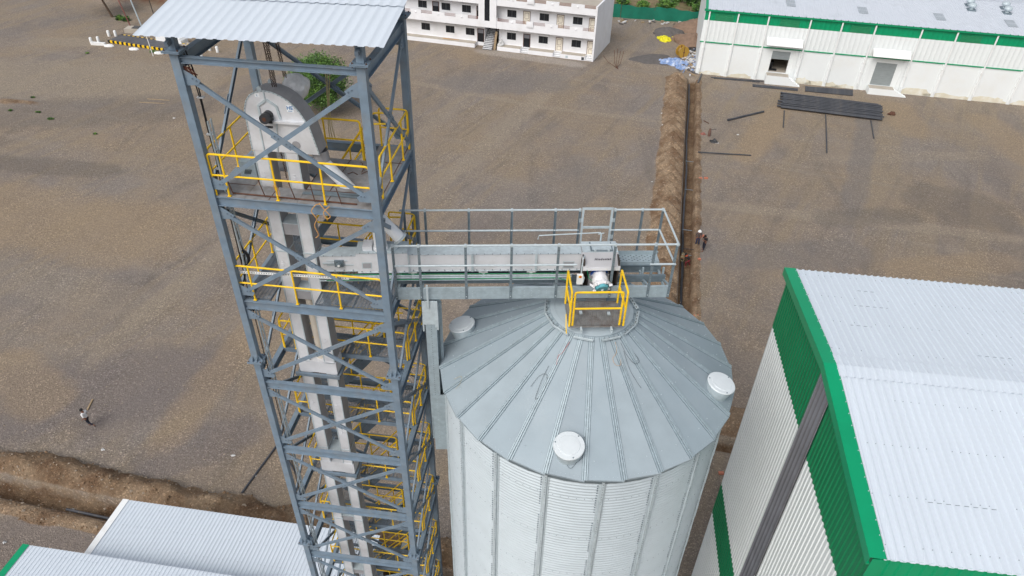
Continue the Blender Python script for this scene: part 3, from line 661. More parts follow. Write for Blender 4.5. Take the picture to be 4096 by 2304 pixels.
# sticker with the letters
m=MB(EO); m.box((1.92,Y0-.026,30.03),(2.08,Y0-.0205,30.2)); st=m.build('sticker','stickw',elev)
text_mesh('lettering','HE',.125,'stickb',st,frame((2.0-EO[0],Y0-.0275-EO[1],30.13),(1,0,0),(0,0,1)),ext=.001,bold=.003)
m=MB(EO); m.box((1.95,Y0-.0285,30.05),(2.05,Y0-.0262,30.062)); m.build('lettering_strip','stickb',st)
m=MB(EO); m.box((1.21,Y0-.026,30.34),(1.32,Y0-.0205,30.43)); s2=m.build('sticker','stickw',elev)
text_mesh('lettering','L',.07,'stickb',s2,frame((1.265-EO[0],Y0-.0275-EO[1],30.385),(1,0,0),(0,0,1)),ext=.001)
m=MB(EO); m.tube((2.0,Y0-.025,29.2),(2.0,Y0-.035,29.2),.1,20); m.build('round_cover','zinc_dk',elev)
# discharge spout of the head
def tw(x,y,z): return Vector(TLOC)+rotz(TROT)@Vector((x,y,z))
so_=thing('spout_pipe','bright round spout pipe slanting from the elevator head down to the conveyor inlet','pipe',tw(3.5,.9,26.2),TROT)
SO=(3.5,.9,26.2)
m=MB(SO); m.lathe([(.2,0),(.2,.26),(.13,.27)],24,(2.44,1.0,28.98),(0.12,-.05,-1)); m.build('hopper','zinc_dk',so_)
A=Vector((2.45,.98,28.72)); B=Vector((4.28,.95,26.64))
m=MB(SO); m.tube(A,B,.155,24); m.build('inclined_tube','spout',so_)
m=MB(SO); dd=(B-A).normalized(); m.tube(B-dd*.02,B+dd*.03,.2,24); m.tube(A.lerp(B,.02)-dd*.02,A.lerp(B,.02)+dd*.02,.19,24); m.build('flange','galv_lt',so_)
m=MB(SO); m.tube((3.72,.98,27.15),(3.72,.98,26.22),.17,24); m.tube((3.72,.98,26.24),(3.72,.98,26.3),.2,24); m.build('drop_tube','spout',so_)
# ---------------------------------------------------------------- small things on and around the tower
def tthing(mb,name,mats,label,cat,base,group=None):
    mb.v=[tuple(Vector(p)-Vector(base)) for p in mb.v]
    o=mb.build(name,mats,loc=tw(*base),rz=TROT); return tag(o,label,cat,group)
def chain(mb,p,q,link=.06,r=.0075):
    p=Vector(p);q=Vector(q);d=(q-p);n=int(d.length/(link*.72)); t=d.normalized(); a=t.orthogonal().normalized(); b=t.cross(a)
    for i in range(n):
        cpt=p+d*((i+.5)/n); s=a if i%2 else b
        pts=[cpt+t*(link*.5*math.cos(k*math.pi/3))+s*(link*.32*math.sin(k*math.pi/3)) for k in range(6)]; mb.path(pts,r,4,True)
for (x0,z0,x1,z1,y),lb in zip([(1.52,32.1,1.55,30.5,1.0),(1.58,32.1,1.6,30.5,1.0),(1.62,32.1,1.63,30.5,1.02),(1.78,32.1,1.87,30.75,1.0),(1.83,32.1,1.91,30.73,1.02)],
    ['leftmost rusty hoist chain hanging to the top of the elevator head','middle rusty hoist chain of the three ending at the elevator head','rightmost rusty hoist chain of the three ending at the elevator head','loose short rusty chain hanging free above the wrapped motor','second short rusty chain hanging free, right of the loose one above the motor']):
    m=MB(); chain(m,(x0,y,z0),(x1,y,z1)); tthing(m,'hoist_chain','chain',lb,'chain',(x1,y,z1),'rusty hoist chains under the tower roof')
m=MB(); chain(m,(1.44,1.0,28.95),(1.46,1.02,28.1)); tthing(m,'hoist_chain','chain','rusty chain hanging between the two elevator legs above the deck','chain',(1.46,1.02,28.1),'rusty hoist chains under the tower roof')
m=MB()
for dx in (0,.05,.11):
    m.curve([(1.97+dx,3.24,29.98),(1.95+dx*.6,3.2,29.5),(1.93+dx*.4,3.17,29.1),(1.9+dx*.9,3.1,28.6),(1.9+dx*1.5,3.08,28.2)],.013,5)
m.curve([(1.97,3.2,29.98),(2.0,3.26,30.06),(2.06,3.3,30.06),(2.08,3.24,29.95)],.014,5)
tthing(m,'rope','rope','pale fibre rope looped over a rear cross brace and hanging to the top deck','rope',(1.95,3.1,28.2))
m=MB(); m.curve([(2.62,-.12,28.12),(2.5,-.16,27.95),(2.6,-.17,27.75),(2.52,-.17,27.55),(2.58,-.17,27.3),(2.5,-.17,27.2)],.012,5); m.curve([(2.7,-.1,28.15),(2.85,-.16,28.0),(2.95,-.16,27.85),(2.85,-.17,27.78),(2.8,-.16,27.95),(2.95,-.12,28.1)],.012,5); m.curve([(2.62,-.12,28.12),(2.7,-.06,28.12),(2.7,-.1,28.15)],.012,5)
tthing(m,'rope','rope_or','orange cord dangling in loops over the front edge beam of the top deck','rope',(2.7,-.1,27.2))
m=MB(); m.curve([(1.6,.02,28.6),(1.66,-.03,28.5),(1.72,-.03,28.35),(1.7,-.02,28.2),(1.64,-.02,28.3),(1.6,-.03,28.5)],.01,5)
tthing(m,'rope','rope_or','short orange cord knotted round a front rail post of the top deck','rope',(1.64,0,28.2))
m=MB()
for i,(a,b) in enumerate((((.5,.05,28.1),(.42,.02,28.65)),((1.3,.05,28.1),(1.22,.02,28.6)),((2.05,.05,28.1),(1.95,.03,28.65)),((2.55,.02,28.1),(2.5,.0,28.6)),((3.2,.03,28.1),(3.12,.01,28.55)))):
    mm=MB(); mm.tube(a,b,.012,6); tthing(mm,'steel_rod','rust',('leftmost','second from left','middle','second from right','rightmost')[i]+' of five thin rusty rods leaning on the top deck front rail','rod',a,'rusty rods on the top deck')
m=MB(); m.tube((.45,.12,28.09),(3.55,.1,28.09),.02,8); tthing(m,'steel_rod','rust','long thin tube lying along the front edge of the top deck','rod',(2,.1,28.07))
for i,(x,y,a) in enumerate(((2.6,.42,.03),(2.75,.52,.0))):
    m=MB(); m.bar((x-.5,y,28.085),(x+.95,y+a,28.085),.09,.025); tthing(m,'plank','galv_dk',('front','rear')[i]+' one of two grey-green strips lying on the top deck under the spout','strip',(x,y,28.07),'strips on the top deck')
rgd=random.Random(11)
for i in range(9):
    x,y=rgd.uniform(2.5,3.9),rgd.uniform(.8,2.1); a=rgd.uniform(0,3.1); l=rgd.uniform(.15,.4); m=MB(); m.path([(x,y,28.08),(x+l*.5*math.cos(a),y+l*.5*math.sin(a),28.12),(x+l*math.cos(a+.3),y+l*math.sin(a+.3),28.08)],.011,5)
    tthing(m,'steel_offcut','rust','bent rusty offcut of bar scattered on the right half of the top deck','scrap',(x,y,28.07),'bar offcuts on the top deck')
m=MB(); m.box((.3,.95,28.07),(.72,1.3,28.5)); m.m=1
for k in range(6): m.bar((.4+k*.03,.945,28.17),(.46+k*.03,.945,28.3),.012,.006,up=(0,1,0))
tthing(m,'equipment_box',['galv','black'],'grey louvred metal box on the top deck left of the elevator legs','box',(.5,1.1,28.07))
# cable bundle and ladder tray on the left column
m=MB(); rgc=random.Random(2)
for i in range(5):
    dx=rgc.uniform(-.04,.04); m.path([(.05+dx,.25,31.6),(.12+dx,.3,30.9),(.12+dx*.4,.32,30.3),(.1+dx*.4,.34,29.6),(.13+dx,.36,28.9),(.1+dx,.34,28.2),(.12+dx,.34,27),(.16+dx*2,.32,26.2),(.12+dx,.3,25.4),(.12+dx,.28,20),(.12+dx,.28,4)],.013,5)
for k in range(4):
    t=2*math.pi*k/4; pts=[(.2+.12*math.cos(a)*(.8+.1*k),.3+.02*k,26.0+.22*math.sin(a)) for a in [i*math.pi/6 for i in range(12)]]; m.path(pts,.012,5,True)
m.m=1
for z in (30.4,29.5,28.6,27.5): m.box((.05,.28,z),(.2,.38,z+.03))
tthing(m,'cable_bundle',['black','white'],'black cable bundle running down inside the front left column of the tower','cables',(.12,.3,4))
m=MB()
for y in (.2,.34): m.bar((.22,y,3.8),(.22,y,29.9),.025,.05,up=(0,1,0))
for k in range(60): m.box((.2,.2,4.2+k*.43),(.23,.34,4.22+k*.43))
tthing(m,'cable_ladder','galv_lt','galvanised cable ladder standing beside the front left tower column','cable ladder',(.22,.27,3.8))
m=MB(); m.bar((.04,.1,25.68),(3.08,.1,25.82),.02,.07); m.m=1
for k in range(44): x=.1+k*.067; m.box((x,.086,25.672+.0461*x/1.0),(x+.025,.0885,25.7+.0461*x))
tthing(m,'cable_tray',['white','galv_dk'],'narrow white perforated cable tray behind the front rail of the second platform','cable tray',(1.5,.1,25.6))
m=MB(); m.tube((1.5,.98,22.12),(1.46,.98,24.4),.115,20); m.tube((1.5,.98,22.05),(1.5,.98,22.15),.14,16)
tthing(m,'vent_pipe','cream','cream plastic pipe standing between the elevator legs under the second platform','pipe',(1.5,.98,22.05))
m=MB(); m.tube((.3,3.05,28.1),(.3,2.95,30.3),.02,6)
tthing(m,'prop_pole','galv_lt','bright pole leaning at the rear left corner of the top deck','pole',(.3,3.05,28.07))
m=MB()
for k in range(10):
    a=.3*k; m.path([(.12+.2*math.cos(a+q*.3),.15+.13*math.sin(a+q*.3),31.3-.02*k+.1*math.sin(q)) for q in range(12)],.014,5)
tthing(m,'rope_coil',['brown'],'brown coil of cable tied under the cap plate of the front left column','coil',(.12,.1,31.1))
# ---------------------------------------------------------------- walkway bridge
WROT=R(3.6); WLOC=Vector((-2.96,14.95,0))
def ww(x,y,z): return WLOC+rotz(WROT)@Vector((x,y,0))+Vector((0,0,z))
WB=24.94
walk=thing('walkway_bridge','galvanised walkway bridge with tube hand rails running from the steel tower over the silo top','walkway',ww(3.5,.84,WB),WROT)
WO_=(3.5,.84,WB)
def holes(m,p,q,n,r,nrm,mi):
    old=m.m; m.m=mi; p=Vector(p);q=Vector(q);nrm=Vector(nrm)
    for i in range(n): a=p.lerp(q,(i+.5)/n); m.tube(a+nrm*.0005,a+nrm*.003,r,6)
    m.m=old
def channel(y,z0,z1,face,x0=-.15,x1=7.28,name='side_channel',mt='galv'):
    m=MB(WO_); m.chan((x0,y,(z0+z1)/2),(x1,y,(z0+z1)/2),.07,z1-z0,.006,side=face)
    # pressed lines and bolts on the outside of the web
    s=-1 if face==1 else 1
    yy=y+s*(.035)
    if name=='side_channel':
        for f in (.2,.38,.62,.8): m.box((x0,yy-.002,z0+(z1-z0)*f-.004),(x1,yy+.002,z0+(z1-z0)*f+.004))
        for xx in (.15,1.55,1.65,1.9,3.3,3.5,3.7,3.9,5.0,5.3,6.9): holes(m,(xx,yy,z0+.06),(xx,yy,z1-.06),3,.011,(0,s,0),1)
    return m.build(name,[mt,'galv_lt','galv_dk'],walk)
channel(.03,24.94,25.31,1); channel(1.65,24.94,25.31,-1)
channel(.62,25.02,25.24,1,name='inner_channel',mt='galv_dk'); channel(1.1,25.0,25.24,-1,name='inner_channel',mt='galv_dk')
for x in (-.1,.55,1.75,2.94,4.16,5.62,6.68,7.22):
    m=MB(WO_); m.chan((x,.07,25.0),(x,1.61,25.0),.05,.08,.006); m.build('cross_member','galv',walk)
for x in (6.66,7.24):
    m=MB(WO_); m.bar((x,.1,25.3),(x,.75,25.02),.05,.05); m.bar((x,.75,24.98),(x,.75,25.4),.05,.05); m.build('end_bracket','galv',walk)
FP=[-.12,.54,1.74,2.93,4.15,5.62,6.67,7.24]; BP=[.05,.62,1.82,3.01,4.22,4.90,5.88,6.65,7.22]
def post(x,y,z0,face):
    m=MB(WO_); m.bar((x-.028,y,z0),(x-.028,y,26.7),.006,.07,up=(1,0,0)) if False else None
    m.box((x-.03,y-.004,z0),(x+.03,y+.004,26.69)); m.box((x-.034,y-.03 if face<0 else y,z0),(x-.026,y if face<0 else y+.03,26.69)); m.box((x+.026,y-.03 if face<0 else y,z0),(x+.034,y if face<0 else y+.03,26.69))
    holes(m,(x,y+(-.004 if face>0 else .004)-(.0 if face>0 else 0),z0+.05),(x,y+(-.004 if face>0 else .004),26.6),12,.009,(0,-1 if face>0 else 1,0),1)
    m.m=2; m.box((x-.03,y-.035,26.66),(x+.03,y+.035,26.735)); m.tube((x,y-.03,25.05),(x,y-.012,25.05),.016,6)
    return m.build('post',['galv_dk','black','galv_lt'],walk)
for x in FP: post(x,-.02,24.95,1)
for x in BP: post(x,1.70,24.95,-1)
r_=.028
for nm,pts in (('hand_rail',[(-.14,-.02,26.7),(7.27,-.02,26.7)]),('mid_rail',[(-.1,-.02,26.07),(4.66,-.02,26.07)]),('mid_rail',[(6.6,-.02,26.07),(7.27,-.02,26.07)]),
    ('hand_rail',[(-.08,1.70,26.7),(4.93,1.70,26.7)]),('hand_rail',[(5.86,1.70,26.7),(7.25,1.70,26.7)]),('mid_rail',[(-.05,1.70,26.03),(4.9,1.70,26.03)]),('mid_rail',[(5.82,1.70,26.03),(7.2,1.70,26.03)]),
    ('hand_rail',[(7.27,-.04,26.69),(7.24,1.72,26.71)]),('mid_rail',[(7.27,-.04,26.07),(7.22,1.72,26.03)])):
    m=MB(WO_); m.tube(pts[0],pts[1],r_,10); m.build(nm,'galv_lt',walk)
m=MB(WO_)
for x in (4.99,5.8): m.box((x-.03,1.69,25.55),(x+.03,1.72,26.76))
for z in (26.73,26.12): m.box((5.02,1.685,z-.03),(5.77,1.725,z+.03))
m.box((4.9,1.68,26.3),(5.0,1.72,26.42)); m.box((5.8,1.68,26.3),(5.9,1.72,26.42)); m.box((5.8,1.68,25.75),(5.9,1.72,25.87))
m.build('gate','galv_lt',walk)
m=MB(WO_); m.box((-.1,1.12,25.33),(7.2,1.48,25.336)); m.box((-.1,1.484,25.336),(7.2,1.49,25.46)); m.box((-.1,1.115,25.22),(7.2,1.12,25.335))
m.m=1
for i in range(90):
    x=-.05+i*.08
    for y in ((1.17,1.3,1.43) if i%2 else (1.235,1.365)): m.box((x-.018,y-.011,25.3365),(x+.018,y+.011,25.338))
m.build('perforated_plank',['galv','black'],walk)
# ---------------------------------------------------------------- support standing on the silo side
sup=thing('bridge_support','galvanised bolted column bracketed to the silo wall under the tower end of the walkway','support',ww(.8,.1,18.78),WROT)
SP=(.8,.1,18.78)
m=MB(SP); m.box((.60,-.04,20.3),(.90,.0,24.3)); m.box((.60,0,20.3),(.612,.32,24.3)); m.box((.888,0,20.3),(.9,.32,24.3)); holes(m,(.75,-.04,20.4),(.75,-.04,24.2),44,.01,(0,-1,0),1)
m.m=0; m.box((.56,.32,18.9),(1.02,.36,24.9)); m.bar((1.0,.3,19.0),(1.0,.3,24.6),.08,.1,up=(0,1,0)); m.build('column','galv' and ['galv','black'],sup)
m=MB(SP); m.box((.53,-.07,24.1),(.86,-.045,24.92)); m.box((.86,-.08,24.0),(.95,-.055,24.92)); m.box((.52,-.06,23.85),(.56,.05,24.3)); m.box((.9,-.07,23.9),(.96,.3,24.6)); m.bar((.7,-.1,24.7),(.7,-.1,25.5),.05,.02,up=(0,1,0)); m.build('head_plate',['galv_lt'],sup)
m=MB(SP); m.box((.66,-.055,18.8),(1.04,-.043,21.3)); m.box((1.03,-.043,18.8),(1.042,.3,21.3)); m.m=1; holes(m,(.8,-.055,18.9),(.8,-.055,21.2),22,.011,(0,-1,0),1); m.build('base_plate',['galv','galv_lt'],sup)
# ---------------------------------------------------------------- drag conveyor
conv=thing('drag_conveyor','long grey enclosed drag conveyor in the walkway bridge with a motor at its right end','conveyor',ww(1.4,.65,25.5),WROT)
CO_=(1.4,.65,25.5); YF,YB=.43,.84
def sect(x0,x1,z0,z1,yf,yb,nm,mt='zinc'):
    m=MB(CO_); m.box((x0,yf,z0),(x1,yb,z1)); m.m=1
    m.box((x0,yf-.03,z1),(x1,yb+.03,z1+.008)); m.box((x0,yf-.03,z0-.01),(x1,yf,z0))
    m.m=2
    k=max(2,int((x1-x0)/.2))
    for i in range(k):
        x=x0+(x1-x0)*(i+.5)/k; m.tube((x,yf-.02,z1-.004),(x,yf-.02,z1+.02),.012,6); m.tube((x,yf-.03,z0+.03),(x,yf+.01,z0+.03),.012,6)
    return m.build(nm,[mt,'galv_lt','galv_dk'],conv)
sect(-2.12,-1.16,25.59,26.08,YF+.02,YB-.02,'tail_section')
sect(-1.15,.2,25.58,26.2,YF-.04,YB+.06,'inlet_section')
for a,b in ((.22,1.9),(1.92,3.61),(3.63,4.84)): sect(a,b,25.58,26.12,YF,YB,'trough_section')
for x in (.21,1.91,3.62):
    m=MB(CO_); m.box((x-.03,YF-.035,25.56),(x+.03,YB+.03,26.14)); m.build('joint_flange','galv_lt',conv)
def win(x0,x1,z0,z1):
    m=MB(CO_); y=YF-.042 if x1<0 else YF
    m.box((x0,y-.006,z0),(x1,y-.001,z1)); m.m=1; m.box((x0+.025,y-.009,z0+.025),(x1-.025,y-.0062,z1-.025)); m.build('inspection_window',['galv_lt','rust' if False else 'zinc_dk'],conv)
win(-1.02,-.76,25.7,25.9); win(4.35,4.66,25.64,25.86)
m=MB(CO_); yy=YF+.015
m.bar((-1.95,yy,25.78),(-1.25,yy,25.78),.02,.03); m.bar((-1.95,yy,25.92),(-1.4,yy,25.92),.02,.02); m.bar((-2.05,yy-.02,25.85),(-1.75,yy-.02,25.85),.03,.03)
m.m=1; m.box((-1.74,yy-.05,25.75),(-1.5,yy,25.95)); m.tube((-1.62,yy-.05,25.84),(-1.62,yy-.12,25.84),.07,14); m.m=2; m.tube((-1.62,yy-.12,25.84),(-1.62,yy-.14,25.84),.035,8)
m.build('take_up_bearing',['galv_lt','galv_dk','white'],conv)
m=MB(CO_); m.box((-.97,YF+.05,26.21),(-.72,YB-.02,26.34)); m.tube((-.84,YB-.05,26.34),(-.84,YB-.05,26.45),.012,6); m.build('inlet_valve','zinc',conv)
m=MB(CO_); m.tube((-.25,.62,26.2),(-.25,.62,26.26),.21,24); m.build('inlet_collar','galv_lt',conv)
# drive end
m=MB(CO_); m.box((4.86,YF+.1,25.6),(5.8,YB+.08,26.14)); m.m=1; m.box((4.86,YF-.0,26.14),(5.82,YB+.1,26.16)); m.build('drive_head',['zinc','galv_lt'],conv)
m=MB(CO_)
a,b,c_,d_=Vector((4.82,YF+.02,26.16)),Vector((5.82,YF+.02,26.16)),Vector((5.84,.06,25.93)),Vector((4.84,.06,25.93))
m.add([a,b,c_,d_],[(0,1,2,3)]); e=[p-Vector((0,0,.01)) for p in (a,b,c_,d_)]; m.add(e,[(3,2,1,0)])
m.m=1; m.box((4.84,.05,25.82),(5.84,.06,25.93)); hood=m.build('drive_hood',[mat('hood_sheet',c(176,176,179),.5,.05,.06,3),'zinc'],conv)
nn=(b-a).cross(d_-a).normalized(); cen=(a+b+c_+d_)/4+Vector((.05,0,.0)); cen=cen-Vector(CO_); up=(a-d_).normalized()
text_mesh('lettering','Hindustan',.088,'ink',hood,frame(cen+Vector((0,-.003,.004)),(1,0,0),up),shear=.35,ext=.001,bold=.003,spacing=1.25)
m=MB(CO_)
for x in (4.87,5.8): m.box((x-.02,.08,25.15),(x+.02,YF+.1,26.12))
m.box((4.87,YF+.06,25.15),(5.8,YF+.09,26.0)); m.box((4.87,.1,25.16),(5.8,YF+.06,25.18)); m.build('drive_frame','rust' and mat('dark_frame',c(58,54,52),.6,.1,.25,5,c(110,86,66),.6,3),conv)
A=Vector((5.29,.5,25.72)); B=Vector((5.36,-.16,25.42)); D=(B-A).normalized()
m=MB(CO_); m.tube(A,A+D*.3,.17,20); m.tube(A+D*.28,A+D*.33,.235,24); m.m=1
for k in range(8):
    t=2*math.pi*k/8; a1=D.orthogonal().normalized(); b1=D.cross(a1); p=A+D*.33+(a1*math.cos(t)+b1*math.sin(t))*.205; m.tube(p,p+D*.02,.018,6)
m.build('gearbox',['blue','galv_lt'],conv)
m=MB(CO_); pr=[(.03,.3),(.19,.31),(.2,.42),(.235,.5),(.21,.6),(.245,.66),(.2,.72)]; m.lathe(pr,26,A,D)
m.v=[tuple(Vector(p)+Vector((noise.noise(Vector(p)*11),noise.noise(Vector(p)*11+Vector((9,0,0))),noise.noise(Vector(p)*11+Vector((0,9,0)))))*.035) for p in m.v]
for k in range(7):
    t=k*.9; a1=D.orthogonal().normalized(); b1=D.cross(a1); p=A+D*.66+(a1*math.cos(t)+b1*math.sin(t))*.2; q=p+(a1*math.cos(t)+b1*math.sin(t))*.1+D*rg2.uniform(-.08,.06)
    m.add([p,q,q+D*.05+a1*.02,p+D*.1],[(0,1,2,3)])
m.build('plastic_cover','wrap2',conv)
m=MB(CO_); m.lathe([(.0,.80),(.07,.80),(.15,.79),(.175,.76),(.18,.62)],24,A,D); m.m=1
for k in range(4):
    for q in range(10+6*k):
        t=2*math.pi*q/(10+6*k); a1=D.orthogonal().normalized(); b1=D.cross(a1); p=A+D*.798+(a1*math.cos(t)+b1*math.sin(t))*(.05+.028*k); m.tube(p,p+D*.003,.007,5)
m.m=2; m.bar(A+D*.8-Vector((.03,0,0)),A+D*.8+Vector((.03,0,0)),.01,.06); m.build('fan_cover',['teal','brown','white'],conv)
m=MB(CO_); m.box((5.08,YF+.02,26.162),(5.68,YB+.04,26.18)); m.m=1; m.box((5.12,YF+.06,26.18),(5.64,YB+.0,26.21))
for x in (5.2,5.56): m.tube((x,YF+.0,26.19),(x,YF+.1,26.19),.03,8)
m.build('access_hatch',['galv_dk','galv_lt'],conv)
m=MB(CO_); m.path([(3.7,1.0,26.2),(3.72,1.0,26.32),(5.4,.98,26.42),(5.42,.9,26.3)],.016,6); m.tube((5.4,.9,26.2),(5.4,.9,26.42),.025,8); m.bar((5.32,.9,26.42),(5.48,.9,26.46),.02,.02); m.build('hatch_lever','galv_lt',conv)
for x in (.3,2.2,3.5):
    m=MB(CO_); m.box((x-.04,YF,25.26),(x+.04,YF+.04,25.57)); m.box((x-.12,YF+.0,25.5),(x+.12,YF+.06,25.565)); m.build('support_foot','white',conv)
# outlet below the head, down into the silo
m=MB(CO_); m.box((5.05,.2,24.62),(5.6,.62,25.6)); m.build('outlet_chute','zinc_dk',conv)
# cables and conduit along the conveyor, isolator
m=MB(); m.path([(-2.0,.36,25.53),(0,.36,25.525),(2.0,.34,25.53),(4.4,.34,25.53),(4.55,.3,25.56)],.011,6)
m.path([(-2.0,.33,25.36),(1.0,.33,25.37),(3.0,.32,25.4),(4.2,.3,25.41),(4.5,.2,25.38),(4.55,.1,25.25)],.012,6); m.path([(4.95,.05,25.85),(5.02,.0,25.6),(5.15,.0,25.5),(5.25,-.02,25.46)],.008,5)
m.v=[tuple(Vector(p)-Vector((1,.35,25.35))) for p in m.v]
tag(m.build('earth_cable','cablegreen',loc=ww(1,.35,25.35),rz=WROT),'thin green cable runs clipped along the foot of the conveyor','cable')
m=MB()
for z,y in ((25.47,.36),(25.42,.34),(25.33,.36)): m.tube((-2.2,y,z),(4.6,y,z-.01),.022,8)
m.path([(4.9,.36,26.1),(4.86,.2,26.15),(4.82,.1,26.0),(4.8,.02,25.7)],.018,6); m.path([(4.8,.02,25.75),(4.88,-.03,25.65),(4.86,-.04,25.5)],.018,6)
m.v=[tuple(Vector(p)-Vector((1,.35,25.3))) for p in m.v]
tag(m.build('conduit','galv_lt',loc=ww(1,.35,25.3),rz=WROT),'pale grey conduits running along the front foot of the conveyor','conduit')
iso=thing('isolator_switch','small white isolator box with red and yellow switch left of the wrapped motor','switch',ww(4.77,.0,25.4),WROT)
m=MB((4.77,0,25.4)); m.box((4.69,-.05,25.44),(4.85,.03,25.74)); m.build('box','white',iso)
m=MB((4.77,0,25.4)); m.box((4.73,-.058,25.66),(4.81,-.051,25.73)); m.m=1; m.tube((4.77,-.058,25.705),(4.77,-.08,25.705),.025,10); m.build('switch_knob',['yellow','red'],iso)
# ---------------------------------------------------------------- silo
SC=Vector((2.23,15.36,0)); NR,NS=27,18; ER,EZ,TR,TZ=4.27,22.48,1.13,24.46
silo=thing('grain_silo','large round galvanised grain silo with corrugated wall and ribbed cone roof','silo',SC)
WR=4.13
m=MB(); prof=[]; z=0.0; i=0
while z<22.34:
    for k in range(6):
        zz=z+.118*k/6; prof.append((WR+.021*math.cos(2*math.pi*k/6),zz))
    z+=.118
m.lathe(prof,108); m.m=1
for zb in range(1,26):
    z=22.4-zb*.88*1.0
    if z<0: break
    for k in range(NS*7):
        t=2*math.pi*(k+.5)/(NS*7); p=Vector((math.cos(t),math.sin(t),0)); m.tube(p*(WR+.008)+Vector((0,0,z)),p*(WR+.019)+Vector((0,0,z)),.0095,5)
wall=m.build('wall',['silowall','galv_dk'],silo,smooth=60)
for k in range(NS):
    t=R(-87.1+20*k); e=Vector((math.cos(t),math.sin(t),0)); s=Vector((-e.y,e.x,0)); m=MB()
    a=e*(WR+.012); 
    m.bar(a+e*.03+Vector((0,0,0)),a+e*.03+Vector((0,0,22.36)),.07,.04,up=e); m.bar(a+s*.06+Vector((0,0,0)),a+s*.06+Vector((0,0,22.36)),.05,.012,up=e); m.bar(a-s*.06+Vector((0,0,0)),a-s*.06+Vector((0,0,22.36)),.05,.012,up=e)
    m.m=1
    for q in range(100): m.tube(a+e*.055+Vector((0,0,22.3-q*.1)),a+e*.06+Vector((0,0,22.3-q*.1)),.013,5)
    for q in range(0,120): 
        if q%18<14: m.tube(a-s*.125+Vector((0,0,22.3-q*.1)),a-s*.125+e*.012+Vector((0,0,22.3-q*.1)),.02,5)
    m.m=0
    for zz in (21.4,20.1,18.4,16.8,14.8): m.bar(a+e*.057+Vector((0,0,zz-.65)),a+e*.057+Vector((0,0,zz)),.076,.008,up=e)
    m.build('stiffener',['galv_lt','galv_dk'],silo)
# roof panels
m=MB(); PH=-93.9; sl=Vector((TR-ER,TZ-EZ)).normalized()
def rp(t,r,dz=0): z=EZ+(ER-r)*(TZ-EZ)/(ER-TR); return Vector((r*math.cos(t),r*math.sin(t),z+dz))
dA=2*math.pi/NR
for k in range(NR):
    t0=R(PH)+k*dA; t1=t0+dA; rr=ER+(.0 if k%2 else .0)
    p=[rp(t0,rr),rp(t1,rr+.035,-.0),rp(t1,TR-.1,.01),rp(t0,TR-.1,.01)]; m.m=(0,2,0,3,2,0,3)[(k*3)%7]; m.add(p,[(0,1,2,3)])
    q=[p[0],p[1],p[1]-Vector((0,0,.05)),p[0]-Vector((0,0,.05))]; m.add(q,[(0,3,2,1)])
    q0,q1=p[0].lerp(p[3],.02),p[1].lerp(p[2],.02); m.m=1
    for j in range(9): a=q0.lerp(q1,(j+.5)/9)+Vector((0,0,.004)); m.tube(a,a+Vector((0,0,.008)),.008,5)
    for f,off in ((.12,.25),(.12,.75),(.45,.25),(.62,.7)): a=p[0].lerp(p[3],f).lerp(p[1].lerp(p[2],f),off); m.tube(a,a+Vector((0,0,.014)),.014,6)
m.build('roof_panels',['siloroof','galv_lt','siloroof2','siloroof3'],silo,smooth=0)
nrm_s=math.atan2(TZ-EZ,ER-TR)
for k in range(NR):
    t=R(PH)+k*dA; e=Vector((math.cos(t),math.sin(t),0)); s=Vector((-e.y,e.x,0)); a=rp(t,ER+.01); b=rp(t,TR+.02); d=(b-a).normalized(); n=s.cross(d); n=n if n.z>0 else -n
    m=MB()
    for off,w,h in ((0,.055,.055),(.055,.04,.035),(-.055,.04,.035)): m.bar(a+s*off+n*h*.3,b+s*off*.85+n*h*.3,w*.75,h,up=n)
    m.m=2; m.bar(a+n*.004,b+n*.004,.16,.012,up=n)  # dark base strip paints the shadow lines along the rib
    m.m=1
    for q in range(7): p=a.lerp(b,(q+.4)/7)+n*.05; m.tube(p,p+n*.014,.015,6)
    m.build('roof_rib',['galv','galv_lt','galv_dk'],silo)
m=MB(); m.lathe([(WR+.02,22.18),(ER-.03,22.43),(ER-.005,22.44)],NR*2,a0=R(PH),a1=R(PH)+2*math.pi); m.build('eave_ring','galv_dk',silo)
m=MB(); m.lathe([(TR+.03,24.40),(TR+.03,24.50),(TR,24.52),(0,24.60)],60); m.build('top_cap',mat('cap_sheet',c(164,177,184),.55,.1,.07,2),silo)
for a in (-134,-104,-70,-40,-14,16,44,140,-157.4,176):
    t=R(a); e=Vector((math.cos(t),math.sin(t),0)); s=Vector((-e.y,e.x,0)); p=e*(TR+.13)+Vector((0,0,24.47)); m=MB(); m.bar(p-s*.27,p+s*.27,.012,.08,up=e+Vector((0,0,.9))); m.bar(p-s*.27+e*.04,p+s*.27+e*.04,.012,.05,up=(0,0,1)); m.m=1
    un=(e+Vector((0,0,.9))).normalized(); nn=s.cross(un); nn=nn if nn.z>0 else -nn
    for q in (-.2,-.07,.07,.2): m.bar(p+s*(q-.03)+nn*.008,p+s*(q+.03)+nn*.008,.004,.022,up=un)
    m.build('ring_bracket',['galv_lt','black'],silo)
